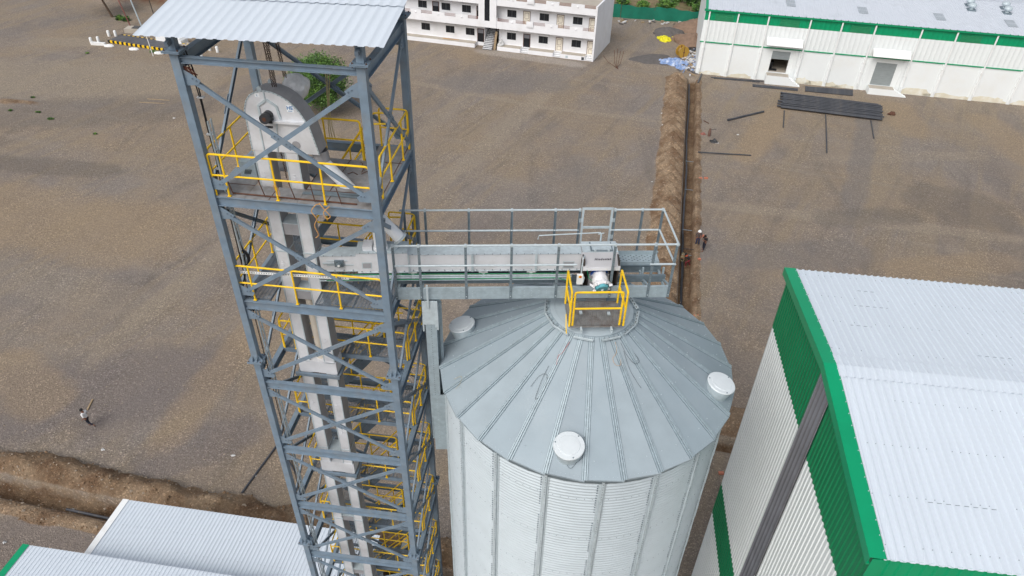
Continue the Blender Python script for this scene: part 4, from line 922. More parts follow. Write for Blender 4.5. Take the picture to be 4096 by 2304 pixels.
def vent(a,r,i):
    t=R(a); p=rp(t,r,-.02); e=Vector((math.cos(t),math.sin(t),0)); n=Vector((0,0,1))
    ax=(n*.97+e*.22).normalized(); m=MB(); m.lathe([(.335,-.12),(.345,.05),(.395,.30)],32,p,ax); o=m.build('roof_vent','galv_lt',silo)
    m=MB(); m.lathe([(.395,.30),(.40,.315),(.385,.335),(.28,.34),(.27,.35),(.0,.36)],32,p,ax); m.m=1
    b1=ax.orthogonal().normalized(); b2=ax.cross(b1)
    for k in range(3): q=p+ax*.33+(b1*math.cos(k*2.09)+b2*math.sin(k*2.09))*.35; m.tube(q,q+ax*.015,.02,6)
    m.build('vent_lid',[mat('vent_lid_sheet',c(212,219,222),.45,.05,.04,5),'galv_dk'],o)
vent(-100.6,3.72,0); vent(168.5,3.7,1); vent(-20.5,3.78,2)
# grated service platform in front of the walkway
LS=rotz(WROT)
def s_loc(x,y,z): return ww(x,y,z)-SC
m=MB(); grating(m,4.43,5.86,-1.0,.0,24.82,.055,.045); m.m=1
for x in (4.75,5.55): m.chan((x,-1.15,24.72),(x,.05,24.72),.05,.1,.008)
for x,y in ((4.8,-.5),(5.55,-.55)): m.box((x-.04,y-.06,24.822),(x+.04,y+.06,24.85))
m.v=[tuple(s_loc(*p)) for p in m.v]; ap=m.build('service_platform',['grate_galv','galv_lt'],silo)
def prl(build):
    m=MB(); build(m); m.v=[tuple(s_loc(*p)) for p in m.v]; return m.build('guard_rail','yellow',ap)
prl(lambda m:(m.rpath([(4.52,-1.0,24.82),(4.52,-1.0,25.91),(5.76,-1.0,25.91),(5.76,-1.0,24.82)],.029,.06),m.path([(4.52,-1.0,25.38),(5.76,-1.0,25.38)],.027)))
for x in (4.43,5.86):
    prl(lambda m:(m.rpath([(x,-1.03,24.82),(x,-1.03,25.93),(x,-.08,25.93),(x,-.08,24.82)],.029,.04),m.path([(x,-1.03,25.38),(x,-.08,25.38)],.027)))
prl(lambda m:m.path([(4.37,-.75,25.0),(4.36,-.95,24.78),(4.37,-1.08,24.6)],.014))
def swire(pts,mt,label):
    q=[SC+rp(R(a),r,.05) for a,r in pts]; b=q[0]; m=MB(b); m.curve(q,.0042,5); o=m.build('loose_wire',mt,loc=b); tag(o,label,'wire','loose wires on the silo roof')
swire([(-66,1.35),(-67,1.5),(-70,1.62),(-74,1.7),(-73,1.85),(-69,1.88),(-67,1.75)],'rope_or','short yellow wire curled just below the collar of the silo roof')
swire([(-60,1.4),(-60,1.7),(-57,1.95),(-52,1.95),(-52,1.75)],'black','black wire curled right of the yellow wire on the silo roof')
swire([(-61,1.6),(-63,2.0),(-62,2.3),(-61,2.5)],'black','straight black wire hanging below the collar between two silo roof ribs')
swire([(-125,2.1),(-124,2.5),(-122,2.9),(-120,2.6),(-123,2.3),(-127,2.4),(-128,2.7)],'black','black wire loop lying on the left front of the silo roof')
swire([(-118,1.4),(-120,1.7),(-122,1.8),(-120,2.0)],'red','thin red wire below the collar at the left of the silo roof')
swire([(-158,4.0),(-159,3.85),(-162,3.75),(-163,3.95)],'rope','pale twine near the left eave of the silo roof')
swire([(-94.8,3.4),(-94.9,3.8),(-97,3.95),(-99,4.1),(-101,4.0)],'black','black wire curling from under the front roof vent of the silo')
# ---------------------------------------------------------------- mill building on the right
BR_=R(-5.9); BLOC=Vector((7.96,8.76,0))
mill=thing('mill_building','tall near building with green and white ribbed walls and white roof at the lower right','building',BLOC,BR_)
BY0,BY1,BRG=.1,10.45,5.45; BX1=26; EZm,EZf,RZm=23.0,23.2,23.7
def roofz(y): return RZm-(RZm-(EZf if y>BRG else EZm))*abs(y-BRG)/(BY1-BRG if y>BRG else BRG-BY0)
WX0,WX1=4.62,5.62
def gable(za,zb,mtl,nm,y0,y1,dep=0.0):
    m=MB(); m.corr((.15-dep,0,0),(0,1,0),(0,0,1),(-1,0,0),y0,y1,za,zb,.2,.025,.3,.55); m.box((.16,y0,za if not callable(za) else za(y0)),(.2,y1,zb if not callable(zb) else 22.9)); return m.build(nm,mtl,mill)
for y0,y1 in ((BY0,WX0),(WX1,BY1)):
    gable(0,10.15,'wallw','wall_sheet',y0,y1); gable(10.1,12.1,'green_dk','green_band',y0,y1,.012); gable(12.05,20.95,'wallw','wall_sheet',y0,y1,.004); gable(20.9,lambda y:roofz(y)-.05,'green_dk','green_band',y0,y1,.016)  # gable bands in the darker green, side shade painted in
m=MB(); m.corr((.10,0,0),(0,1,0),(0,0,1),(-1,0,0),WX0-.03,WX1+.03,0,lambda y:roofz(y)-.06,.25,.014,.2,.4); m.m=1
for z in (3,6,9,12,14,16,18,20,22): m.box((.107,WX0,z-.05),(.113,WX1,z+.05))
m.build('skylight_strip',['tint','galv_dk'],mill)
# front and rear long walls
m=MB(); m.corr((.1,BY0,0),(1,0,0),(0,0,1),(0,-1,0),0,BX1,0,20.92,.2,.032,.3,.55); m.build('front_wall','wallw',mill)
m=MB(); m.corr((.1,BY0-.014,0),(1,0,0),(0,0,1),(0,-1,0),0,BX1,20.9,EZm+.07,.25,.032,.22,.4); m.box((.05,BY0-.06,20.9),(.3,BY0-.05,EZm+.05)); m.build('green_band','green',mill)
m=MB(); m.box((.2,BY1-.05,0),(BX1,BY1,22.9)); m.build('rear_wall','wallw',mill)
m=MB(); m.box((BX1-.05,BY0,0),(BX1,BY1,22.9)); m.build('end_wall','wallw',mill)
rgm=random.Random(8)
for sgn in (1,-1):
    ye=BY0-.06 if sgn==1 else BY1+.12; ez=EZm if sgn==1 else EZf; L=math.hypot(BRG-ye,RZm-ez); ang=math.atan2(RZm-ez,abs(BRG-ye))
    v=Vector((0,sgn*math.cos(ang),math.sin(ang))); n=Vector((0,-sgn*math.sin(ang),math.cos(ang)))
    m=MB(); m.corr((.28,ye,ez+.06),(1,0,0),v,n,0,BX1-.2,0,L-.02,.2,.03,.25,.5)
    m.m=1
    for row in (.35,1.6,3.0,4.4):
        for i in range(60):
            if rgm.random()<.6: x=.2*i+.1+.28; p=Vector((x,ye,ez+.06))+v*row+n*.03; m.tube(p,p+n*.012,.011,5)
    for q in range(7):
        x=rgm.uniform(1,10); w_=rgm.choice((.6,1.0,1.6)); rr=rgm.uniform(.6,L-.6); m.bar(Vector((x,ye,ez+.06))+v*rr+n*.004,Vector((x+w_,ye,ez+.06))+v*rr+n*.004,.012,.006,up=n)
    m.build('roof_sheet',['roofw','galv_dk'],mill)
    m=MB(); a=Vector((0,ye,ez+.05)); b=Vector((0,BRG,RZm+.05))
    m.bar(a+Vector((.15,0,.05)),b+Vector((.15,0,.05)),.36,.012,up=n); m.bar(a+Vector((-.03,0,-.07)),b+Vector((-.03,0,-.07)),.012,.24,up=n); m.bar(a+Vector((.0,0,-.2)),b+Vector((.0,0,-.2)),.07,.06,up=n)
    m.m=1
    for q in range(int(L/.35)): p=a.lerp(b,(q+.5)/int(L/.35))+Vector((.3,0,.055)); m.tube(p,p+n*.02,.014,5)
    m.build('verge_flashing',['green','galv_lt'],mill)
    # ridge capping
    m=MB(); a=Vector((.25,BRG,RZm+.1)); q=Vector((BX1,BRG,RZm+.1)); m.corr((0,BRG,RZm+.085),(1,0,0),-v,n,.28,BX1,0,.42,.2,.03,.25,.5)
    m.build('ridge_cap','roofw',mill)
# ---------------------------------------------------------------- sheds at the lower left
def shed(name,label,P0,yaw,x1,depth,ze,slope,trim,pitch,green=False):
    rz=R(yaw); o=thing(name,label,'shed',(P0[0],P0[1],0),rz); an=math.atan(slope); v=Vector((0,-math.cos(an),math.sin(an))); n=Vector((0,math.sin(an),math.cos(an)))
    m=MB(); m.corr((.1,.08,ze),(1,0,0),v,n,.12,x1,0,depth/math.cos(an),pitch,.022,.25,.5); m.m=1
    rq=random.Random(int(ze*10))
    for row in (.4,1.5,2.6,3.7,5,6.4):
        if row>depth: break
        for i in range(int(x1/pitch)):
            if rq.random()<.35: p=Vector((.1+pitch*(i+.5),.08,ze))+v*row+n*.03; m.tube(p,p+n*.012,.014,5)
    m.build('roof_sheet',['roofw','galv_dk'],o)
    m=MB(); a=Vector((.07,.08,ze+.04)); b=a+v*depth/math.cos(an); m.bar(a,b,.34,.012,up=n); m.bar(a+Vector((-.17,0,-.12)),b+Vector((-.17,0,-.12)),.012,.24,up=n); m.build('verge_flashing',trim,o)
    zt=ze+slope*depth
    m=MB(); m.corr((0,-.1,0),(1,0,0),(0,0,1),(0,1,0),.05,x1,0,ze-.08,.2,.03,.3,.55); m.build('rear_wall','wallw',o)
    m=MB(); m.corr((0,0,0),(0,1,0),(0,0,1),(-1,0,0),-depth+.05,-.12,0,lambda y:ze-slope*y-.1,.2,.03,.3,.55); m.build('end_wall','wallw',o)
    m=MB(); m.box((x1-.1,-depth+.05,0),(x1-.04,-.12,ze-.1)); m.build('end_wall','wallw',o)
    m=MB(); m.box((.06,-depth,0),(x1-.1,-depth+.04,zt-.12)); m.build('front_wall','green' if green else 'wallw',o)
    return o
shed('white_shed','low shed with plain white ribbed roof and white verge reaching behind the tower foot',(-20.53,22.97),-7.0,14.05,4.6,4.0,.04,'white',.2)
shed('green_edged_shed','white ribbed shed roof with a green verge at the bottom left corner',(-23.45,19.4),-7.0,12.2,9.5,5.2,.05,'green',.2,True)
# ---------------------------------------------------------------- long warehouse
WHR=R(-11); WHL=Vector((25.0,98.7,0))
wh=thing('warehouse','long white warehouse with green top band and loading doors at the upper right','warehouse',WHL,WHR)
LX=58.0
m=MB(); m.box((0,.0,0),(9.65,.3,4.5)); m.box((9.65,0,4.15),(12.0,.3,4.5)); m.box((9.65,0,0),(12.0,.3,1.2)); m.box((12.0,0,0),(23.1,.3,4.5)); m.box((23.1,0,3.9),(25.7,.3,4.5)); m.box((23.1,0,0),(25.7,.3,.85)); m.box((25.7,0,0),(LX,.3,4.5))
m.m=1
m.build('masonry_wall',['mason'],wh)
rgw=random.Random(4)
def blot(x,z,rx,rz):
    pts=[]
    for k in range(14):
        t=math.pi*k/13; pts.append((x+rx*math.cos(t)*(1+.15*rgw.uniform(-1,1)),z+rz*math.sin(t)*(1+.25*rgw.uniform(-1,1))))
    m=MB(); m.add([(a,-.004,max(.02,b)) for a,b in pts],[tuple(range(len(pts)))]); m.build('damp_stain','stain',wh)
for x,rx,rz in ((2,1.6,.5),(6,1.6,.6),(14.5,1.2,.9),(17,2.5,.7),(20,1.5,.5),(29,2.2,.9),(33,3,.6),(38,2.5,.8),(43,2,.7)): blot(x,.0,rx,rz)
for x in (.25,4.1,8.05,12.75,13.3,17.3,21.45,22.3,26.6,27.1,31.3,36.0,40.7,45,49.5,54):
    m=MB(); m.box((x-.22,-.12,0),(x+.22,-.001,4.45)); m.build('pilaster','mason',wh)
for a,b,z0,z1,opn in ((9.65,12.0,1.2,4.15,True),(23.1,25.7,.85,3.9,False)):
    m=MB(); m.box((a-.02,.06,z1-1.1 if opn else z0),(b+.02,.1,z1)); 
    for k in range(int((z1-(z1-1.1 if opn else z0))/.12)): zz=z1-.06-.12*k; m.box((a-.02,.045,zz-.03),(b+.02,.06,zz+.03))
    d=m.build('roller_door','shutter',wh); d['label']='half raised roller door' if opn else 'closed roller door'
    if opn:
        m=MB(); m.box((a-.4,.31,z0-.05),(b+.4,6,z0)); m.box((a-.4,6,z0),(b+.4,6.1,4.6)); m.box((a-.4,.31,4.5),(b+.4,6,4.6)); m.box((a-.5,.31,z0),(a-.4,6,4.6)); m.box((b+.4,.31,z0),(b+.5,6,4.6)); m.m=1; m.box((a+.2,.7,z0),(a+1.2,1.3,z0+.12)); m.box((a+.1,1.5,z0),(a+.6,2.1,z0+.9)); m.build('door_interior',['concrete','black'],wh)
    x0=a-.15; m=MB(); m.box((x0-.1,-1.35,0),(b+.35,-.125,z0)); m.m=1
    for s in range(6): m.m=0; xx=b+.35+.28*s; m.box((xx,-1.35,0),(xx+.28,-.6,z0*(1-(s+1)/6.5)))
    m.m=1; m.box((x0-.08,-1.33,z0),(b+.33,-.13,z0+.004)); m.build('loading_dock',['mason','concrete'],wh)
    ca,cb=(8.5,13.15) if opn else (22.1,26.75); zt=5.95 if opn else 5.75
    m=MB(); m.prism([(-.125,zt),(-1.15,zt-.72),(-1.15,zt-.8),(-.125,zt-.35)],(ca,0,0),(0,1,0),(0,0,1),(1,0,0),cb-ca); m.build('canopy','white',wh)
m=MB(); m.corr((0,-.02,0),(1,0,0),(0,0,1),(0,-1,0),-.15,LX,4.6,7.42,.6,.012,.06,.12); m.box((-.15,0,4.52),(LX,.25,8.9)); m.build('upper_wall','wallw',wh)
m=MB(); m.corr((0,-.012,0),(1,0,0),(0,0,1),(0,-1,0),-.12,LX,7.4,8.7,.6,.012,.06,.12); m.build('green_band','green',wh)
m=MB(); m.box((-.18,-.1,4.46),(LX,-.002,4.6)); m.box((-.3,-.32,8.68),(LX,-.05,8.9));  
for k in range(int(LX/.88)): x=.35+.88*k; m.box((x-.05,-.36,8.9),(x+.05,-.28,8.985))
m.build('green_trim','green',wh)
for x in (.44,4.2,8.12,13.45,17.42,21.55,27.15,31.4,36.1,40.8,45.3,50):
    m=MB(); m.box((x-.09,-.24,.9),(x+.09,-.125,8.68)); m.box((x-.05,-.36,.55),(x+.05,-.24,1.0)); 
    for zz in (2.4,3.7): m.box((x-.2,-.2,zz),(x+.2,-.13,zz+.05))
    m.build('downpipe','white',wh)
for x in (1.22,9.66,18.56,31.95,):
    m=MB(); w_=2.45; m.box((x,-.06,7.5),(x+w_,-.05,8.36)); m.m=1
    for k in range(9): m.bar((x,-.075,7.55+.095*k),(x+w_,-.075,7.55+.095*k),.02,.03,up=(0,-.7,.7))
    m.build('louvre_panel',['green_dk','louvre'],wh)
RY=11.0; slw=.1; aw=math.atan(slw); vw=Vector((0,math.cos(aw),math.sin(aw))); nw=Vector((0,-math.sin(aw),math.cos(aw)))
def rf(x,y,d=0): return Vector((x,y,8.92+slw*(y+.36)))+nw*d
def wray(px,py):
    # intersect a photo ray with the roof plane, in warehouse coordinates
    q=rotz(-WHR)@(Vector((0,0,CAM_Z))-WHL); d=rotz(-WHR)@ray(px,py); t=(8.92+slw*(q.y+.36)-q.z)/(d.z-slw*d.y); return q+d*t
RY=wray(4000,14).y+.3; RZ_=8.92+slw*(RY+.36)
m=MB(); m.corr((0,-.36,8.92),(1,0,0),vw,nw,-.1,LX,0,(RY+.36)/math.cos(aw),.3,.035,.12,.25); m.build('roof_sheet','roofg',wh)
m=MB(); m.bar((-.02,-.34,8.97),(-.02,RY,RZ_+.05),.34,.06); m.bar((-.02,RY,RZ_+.05),(-.02,2*RY,8.97),.34,.06); m.build('verge_flashing','green',wh)
v2=Vector((0,math.cos(aw),-math.sin(aw))); m=MB(); m.corr((0,RY,RZ_),(1,0,0),v2,Vector((0,math.sin(aw),math.cos(aw))),-.1,LX,0,(RY+.36)/math.cos(aw),.3,.035,.12,.25); m.build('roof_sheet','roofg',wh)
m=MB(); m.prism([(0,0),(0,8.85),(RY-.1,RZ_-.08),(2*RY-.2,8.85),(2*RY-.2,0)],(-.02,.1,0),(0,1,0),(0,0,1),(1,0,0),.1); m.build('end_wall','wallw',wh)
m=MB(); m.box((.1,2*RY-.3,0),(LX,2*RY-.1,8.8)); m.build('rear_wall','wallw',wh)
for px,py in ((3163,14),(3450,42),(3758,68),(4044,95),(2915,-14)):
    p=wray(px,py); m=MB(); m.bar(rf(p.x,p.y-1.1,.045),rf(p.x,p.y+1.1,.045),1.15,.02,up=nw); m.m=1
    m.bar(rf(p.x,p.y-.03,.06),rf(p.x,p.y+.03,.06),1.15,.012,up=nw)
    for k in (-.4,-.2,0,.2,.4): m.bar(rf(p.x+k*1.1,p.y-1.1,.058),rf(p.x+k*1.1,p.y+1.1,.058),.02,.012,up=nw)
    m.build('skylight',[mat('skylight_grey',c(158,166,172),.3,0,.08,2) if 'skylight_grey' not in bpy.data.materials else bpy.data.materials['skylight_grey'],'roofg'],wh)
for px,py in ((3884,40),(3876,22),(4026,53),(4017,34)):
    p=wray(px,py); b=rf(p.x,p.y,0); m=MB(); m.box((b.x-.5,b.y-.5,b.z-.1),(b.x+.5,b.y+.5,b.z+.12)); o=m.build('turbine_vent','galv_dk',wh)
    m=MB(); m.lathe([(.28,.12),(.28,.3),(.46,.42),(.52,.6),(.46,.78),(.28,.9),(0,.94)],20,b); m.build('ball','galv_lt',o)
# ---------------------------------------------------------------- two-storey office block
OFR=R(-14.3); OFL=Vector((10.78,102.1,0))
of=thing('office_block','white two-storey block with balcony, dark windows and cream doors behind the yard','building',OFL,OFR)
X0=-33.0; YW=1.25; D=9.2
m=MB(); m.box((X0,YW,0),(-16.8,YW+.2,3.3)); m.box((-14.6,YW,0),(-.25,YW+.2,3.3)); m.box((-17.0,YW+.2,0),(-16.8,6.5,3.3)); m.box((-14.6,YW+.2,0),(-14.4,6.5,3.3)); m.box((-16.8,6.3,0),(-14.6,6.5,6)); m.box((X0,YW,3.4),(-.25,YW+.2,6.6)); m.box((X0,D-.2,0),(.74,D-.005,7.4)); m.box((X0,YW+.2,0),(X0+.2,D-.2,7.4)); m.build('wall','plaster',of)
m=MB(); m.prism([(-.25,-.02),(0,-.02),(1.0,D),(.75,D)],(0,0,0),(1,0,0),(0,1,0),(0,0,1),7.72); m.build('side_wall','plaster',of)
m=MB(); m.prism([(X0,YW),(-.13,YW),(.72,D-.21),(X0,D-.21)],(0,0,6.6),(1,0,0),(0,1,0),(0,0,1),.18); m.build('roof_slab','concrete',of)
m=MB(); m.box((X0,.12,3.28),(-17.35,YW,3.42)); m.box((-14.65,.12,3.28),(-.25,YW,3.42)); m.box((X0,.12,6.5),(-.25,YW,6.62)); m.build('balcony_slab','concrete',of)
OP=[(-1.87,-.27),(-5.49,-3.77),(-9.06,-7.38),(-11.74,-10.1),(-14.5,-12.75),(-19.0,-17.45),(-22.6,-20.9),(-26.3,-24.6),(-29.6,-28)]
def parapet(z0,z1,zo):
    m=MB(); m.box((X0,-.02,z0),(-.25,.12,zo)); xs=sorted(OP); x=X0
    for a,b in xs: m.box((x,-.02,zo),(a,.12,z1)); x=b
    if x<-.26: m.box((x,-.02,zo),(-.25,.12,z1))
    # small pyramid mouldings
    for (a,b),(a2,b2) in zip(xs,xs[1:]):
        cx=(b+a2)/2; s=.17; zc=(zo+z1)/2-.12; m.add([(cx-s,-.021,zc-s),(cx+s,-.021,zc-s),(cx+s,-.021,zc+s),(cx-s,-.021,zc+s),(cx,-.12,zc)],[(0,1,4),(1,2,4),(2,3,4),(3,0,4)])
    m.build('parapet','plaster',of)
    for a,b in xs:
        r=MB()
        for k in range(3): r.box((a,.02,zo+.08+.15*k),(b,.07,zo+.12+.15*k))
        r.build('parapet_rail','railred',of)
    r=MB(); r.box((-10.12,-.2,z0+.75),(-9.1,-.022,z1+.06)); r.box((-9.95,-.23,z0+.9),(-9.27,-.2,z1-.1)); r.build('parapet_block','plaster',of)
parapet(3.2,4.66,4.22); parapet(6.45,7.78,7.33)
def window(xl,zb,w_=1.38,h=1.03):
    m=MB(); y=YW; t=.16
    for a,b in (((xl-t,zb-t),(xl+w_+t,zb)),((xl-t,zb+h),(xl+w_+t,zb+h+t)),((xl-t,zb),(xl,zb+h)),((xl+w_,zb),(xl+w_+t,zb+h))): m.box((a[0],y-.05,a[1]),(b[0],y-.001,b[1]))
    m.box((xl-.25,y-.2,zb+h+t+.03),(xl+w_+.25,y-.001,zb+h+t+.1)); o=m.build('window','plaster',of)
    m=MB(); m.box((xl,y-.02,zb),(xl+w_,y-.004,zb+h)); m.build('pane','dark',o)
    m=MB(); m.box((xl+w_/2-.03,y-.03,zb),(xl+w_/2+.03,y-.021,zb+h)); m.box((xl,y-.03,zb-.0),(xl+w_,y-.021,zb+.04))
    for k in range(6): m.box((xl+w_*(k+.5)/6-.008,y-.027,zb),(xl+w_*(k+.5)/6+.008,y-.0212,zb+h))
    m.build('window_bars','stepd',o)
for xl in (-3.56,-8.5,-13.34,-19.76,-22.94,-26.86): window(xl,1.4)
for xl in (-3.6,-8.5,-13.35,-20.3,-23.5,-27.2): window(xl,4.66)
def door(xl,zb,opn=False,h=1.9,w_=.95):
    m=MB(); y=YW
    if opn: m.m=2; m.box((xl,y-.012,zb),(xl+w_,y-.003,zb+h)); m.m=3; m.box((xl+.05,y-.016,zb+1.3),(xl+w_-.05,y-.0125,zb+h-.05)); m.m=1
    else:
        m.box((xl,y-.03,zb),(xl+w_,y-.003,zb+h)); m.m=1
        for x0,x1,z0,z1 in ((.18,.77,.15,.72),(.18,.77,.9,1.7)):
            for a,b in (((x0,z0),(x1,z0+.035)),((x0,z1-.035),(x1,z1)),((x0,z0),(x0+.035,z1)),((x1-.035,z0),(x1,z1))): m.box((xl+a[0],y-.038,zb+a[1]),(xl+b[0],y-.031,zb+b[1]))
    for a,b in (((-.06,0),(0,h+.06)),((w_,0),(w_+.06,h+.06)),((0,h),(w_,h+.06))): m.box((xl+a[0],y-.06,zb+a[1]),(xl+b[0],y-.002,zb+b[1]))
    o=m.build('door',['cream_door','brown','dark','tint'],of)
    if not opn:
        m=MB(); m.tube((xl+.1,y-.06,zb+.95),(xl+.1,y-.03,zb+.95),.03,8); m.build('handle','brown',o)
    else: o['label']='open dark doorway'
for xl,op in ((-5.87,0),(-10.78,1),(-1.2,0),(-17.9,1)): door(xl,.56,bool(op))
for xl,op in ((-5.9,0),(-10.9,0),(-1.2,0),(-18.0,1),(-24.9,1)): door(xl,3.8,bool(op))
# raised terrace in front of the ground floor, broken by steps at each door
m=MB(); gaps=[(-1.25,-.25),(-6.0,-4.85),(-10.95,-9.75),(-18.0,-14.5)]; x=X0
for a,b in sorted(gaps)+[(-.25,0)]:
    m.m=0; m.box((x,-.02,0),(a,YW-.001,.6)); m.m=1; m.box((x+.02,.0,.6),(a-.02,YW-.07,.604)); x=b
m.build('terrace',['plaster','concrete'],of)
for a,b in gaps[:3]:
    m=MB()
    for k in range(3): m.m=0; m.box((a,.05+.3*k,0),(b,YW-.002,.16+.17*k)); m.m=1; m.box((a,.043+.3*k,.13+.17*k),(b,.0495+.3*k,.16+.17*k))
    m.build('door_steps',['step','stepd'],of)
m=MB(); m.box((-1.75,-.03,.06),(-1.35,-.021,.5)); m.build('meter_cover','stepd',of)
m=MB(); m.box((-4.1,-.03,.1),(-3.75,-.021,.45)); m.build('vent_cover','galv_lt',of)
m=MB()
for k in range(20): m.m=0; m.box((-16.7,-.3+.28*k,0 if k<4 else .165*(k-2)),(-15.3,-.02+.28*k,.165*(k+1))); m.m=1; m.box((-16.7,-.31+.28*k,.165*k+.02),(-15.3,-.301+.28*k,.165*(k+1)-.035))
m.build('staircase',['step','stepd'],of)
m=MB()
for k in range(9): m.tube((-15.25,.0+.5*k,.2+.3*k),(-15.25,.0+.5*k,1.1+.3*k),.02,5)
m.tube((-15.25,0,1.1),(-15.25,4,3.5),.025,6); m.build('stair_rail','brown',of)
m=MB(); m.box((-17.35,-.12,3.25),(-14.65,.3,9.6)); m.build('stair_tower','plaster',of)
m=MB(); m.box((-16.42,-.13,4.2),(-15.65,-.121,9.3)); m.build('stair_tower_glass','dark',of)
# ---------------------------------------------------------------- vegetation
def leaves(mb,cen,rad,ncl,per,size,rg,clr=.24,low=-.5,mats=3):
    cen=Vector(cen)
    for i in range(ncl):
        while True:
            q=Vector((rg.uniform(-1,1),rg.uniform(-1,1),rg.uniform(low,1)))
            if .35<q.length<1: break
        q*=(1+.18*noise.noise(q*2.1+cen*.1)); cc=cen+Vector((q.x*rad[0],q.y*rad[1],q.z*rad[2])); mb.m=rg.choice([0,0,1,2][:mats+1]); cr=rg.uniform(.6,1.3)*clr*max(rad)
        for k in range(per):
            d=Vector((rg.gauss(0,1),rg.gauss(0,1),rg.gauss(0,.7)))*cr*.6; p=cc+d
            a=Vector((rg.uniform(-1,1),rg.uniform(-1,1),rg.uniform(-.5,.5))).normalized(); b=a.cross(Vector((rg.uniform(-1,1),rg.uniform(-1,1),rg.uniform(-1,1)))).normalized(); s=size*rg.uniform(.6,1.4)
            mb.add([p-a*s,p+b*s*.45,p+a*s,p-b*s*.45],[(0,1,2,3)])
def tree(name,label,base,h,rad,czf,ncl,per,size,seed,lean=(0,0),trunk_r=.18,group=None,cat='tree',bush=False):
    rg=random.Random(seed); o=thing(name,label,cat,base,0,group)
    top=Vector((lean[0],lean[1],h*czf)); m=MB()
    if not bush:
        m.tube((0,0,-.1),top*.5+Vector((.06,0,0)),trunk_r,9,trunk_r*.7); m.tube(top*.5+Vector((.06,0,0)),top,trunk_r*.7,8,trunk_r*.35)
        for k in range(9):
            t=k*2.4; s=top*rg.uniform(.4,.9); e=top+Vector((math.cos(t)*rad[0]*.7,math.sin(t)*rad[1]*.7,rad[2]*rg.uniform(-.3,.6))); mid=s.lerp(e,.5)+Vector((0,0,.2)); m.tube(s,mid,trunk_r*.35,6,trunk_r*.22); m.tube(mid,e,trunk_r*.22,5,.02)
    else:
        for k in range(7): t=k*.9; m.tube((0,0,0),(math.cos(t)*rad[0]*.6,math.sin(t)*rad[1]*.6,h*.7),.04,5,.01)
    m.build('trunk' if not bush else 'stems','bark',o)
    m=MB(); leaves(m,top,rad,ncl,per,size,rg,low=-.75); m.build('crown' if not bush else 'foliage',['leaf1','leaf2','leaf3'],o,smooth=0)
    return o
tree('yard_tree','leafy green tree standing alone in the yard behind the tower',(-23.9,81.9,0),6.7,(3.2,3.1,2.9),.6,480,85,.1,21,(.1,0),.17)
tree('yard_tree','thin leaning tree at the far left top corner of the yard',(-65.3,115.8,0),7.5,(3.2,3,2.0),.78,160,55,.16,22,(-2.2,.4),.2)
for i,(px,py,r,h,lb) in enumerate(((2665,50,1.6,2.0,'broad bright green bush just behind the shade net'),(2570,32,1.0,1.0,'small green bush at the left end behind the shade net'),(2765,22,1.7,2.2,'tall grey-green bush right of centre behind the shade net'),(2800,46,1.3,1.1,'low bush against the shade net beside the warehouse roof'),(2700,6,1.5,1.6,'far bush at the top edge above the shade net'),(2490,18,1.0,.8,'low scrub close to the white block end wall'))):
    p=G(px,py); tree('bush',lb,(p.x,p.y,.1),h,(r,r*.8,h*.55),.5,90,45,.15,40+i,(0,0),.1,'bushes in the dry field','bush',True)
for i,(px,py,s,lb) in enumerate(((132,391,.3,'dark low weed patch beside the earth heap at the left'),(45,444,.35,'dark weed tuft at the left edge below the earth heap'),(153,451,.35,'grey-green weed tuft right of the one at the left edge'),(202,478,.42,'bright green weed tuft alone on the gravel at the left'),(381,537,.3,'small dark weed left of the tower column'),(617,210,.7,'green plant at the foot of the striped weighbridge edge'),(350,214,.3,'tiny weed left of the weighbridge pole'))):
    p=G(px,py); s*=.72; rg=random.Random(60+i); m=MB(p); 
    leaves(m,(p.x,p.y,p.z+s*.25),(s*1.1,s*.7,s*.45),14,26,.06,rg,.3,-.1); o=m.build('weed',['leaf1','leaf2','leaf3'],loc=p,smooth=0); tag(o,lb,'weed','weeds on the yard')
for px,py,lb in ((478,80,'grey-green bush on the red bank at the top left'),(505,84,'second bush on the red bank, right of the first one')):
    p=G(px,py); tree('bush',lb,(p.x,p.y,gh(*uv(p))[0]),0.7,(.6,.5,.4),.5,30,30,.1,int(px),(0,0),.1,'bushes on the red bank','bush',True)
# ---------------------------------------------------------------- shade net fence
net=thing('shade_net_fence','green shade net fence sagging between poles behind the yard','fence',(15.4,123.4,0))
m=MB(); pts=[]; n=60
for i in range(n+1):
    x=-4+22*i/n; y=-.14*x+.12*math.sin(x*1.3); zt=2.05+.12*math.sin(x*.9)+.08*math.sin(x*2.7)-.25*max(0,(x-9)/9)
    pts.append((x,y,zt))
vsn=[]
for x,y,zt in pts:
    for k in range(4): vsn.append((x,y+.05*math.sin(x*2+k*2)+.02*k,zt*k/3))
m.add(vsn,[(4*i+k,4*i+4+k,4*i+5+k,4*i+1+k) for i in range(n) for k in range(3)])
m.add([(a,b+.012,cc) for a,b,cc in vsn],[(4*i+k,4*i+1+k,4*i+5+k,4*i+4+k) for i in range(n) for k in range(3)]); m.build('net','net',net)
for i in range(9):
    x=-4+2.75*i; m=MB(); m.tube((x,-.14*x+.1,0),(x,-.14*x+.1,2.3),.04,6); m.build('pole','bark',net)
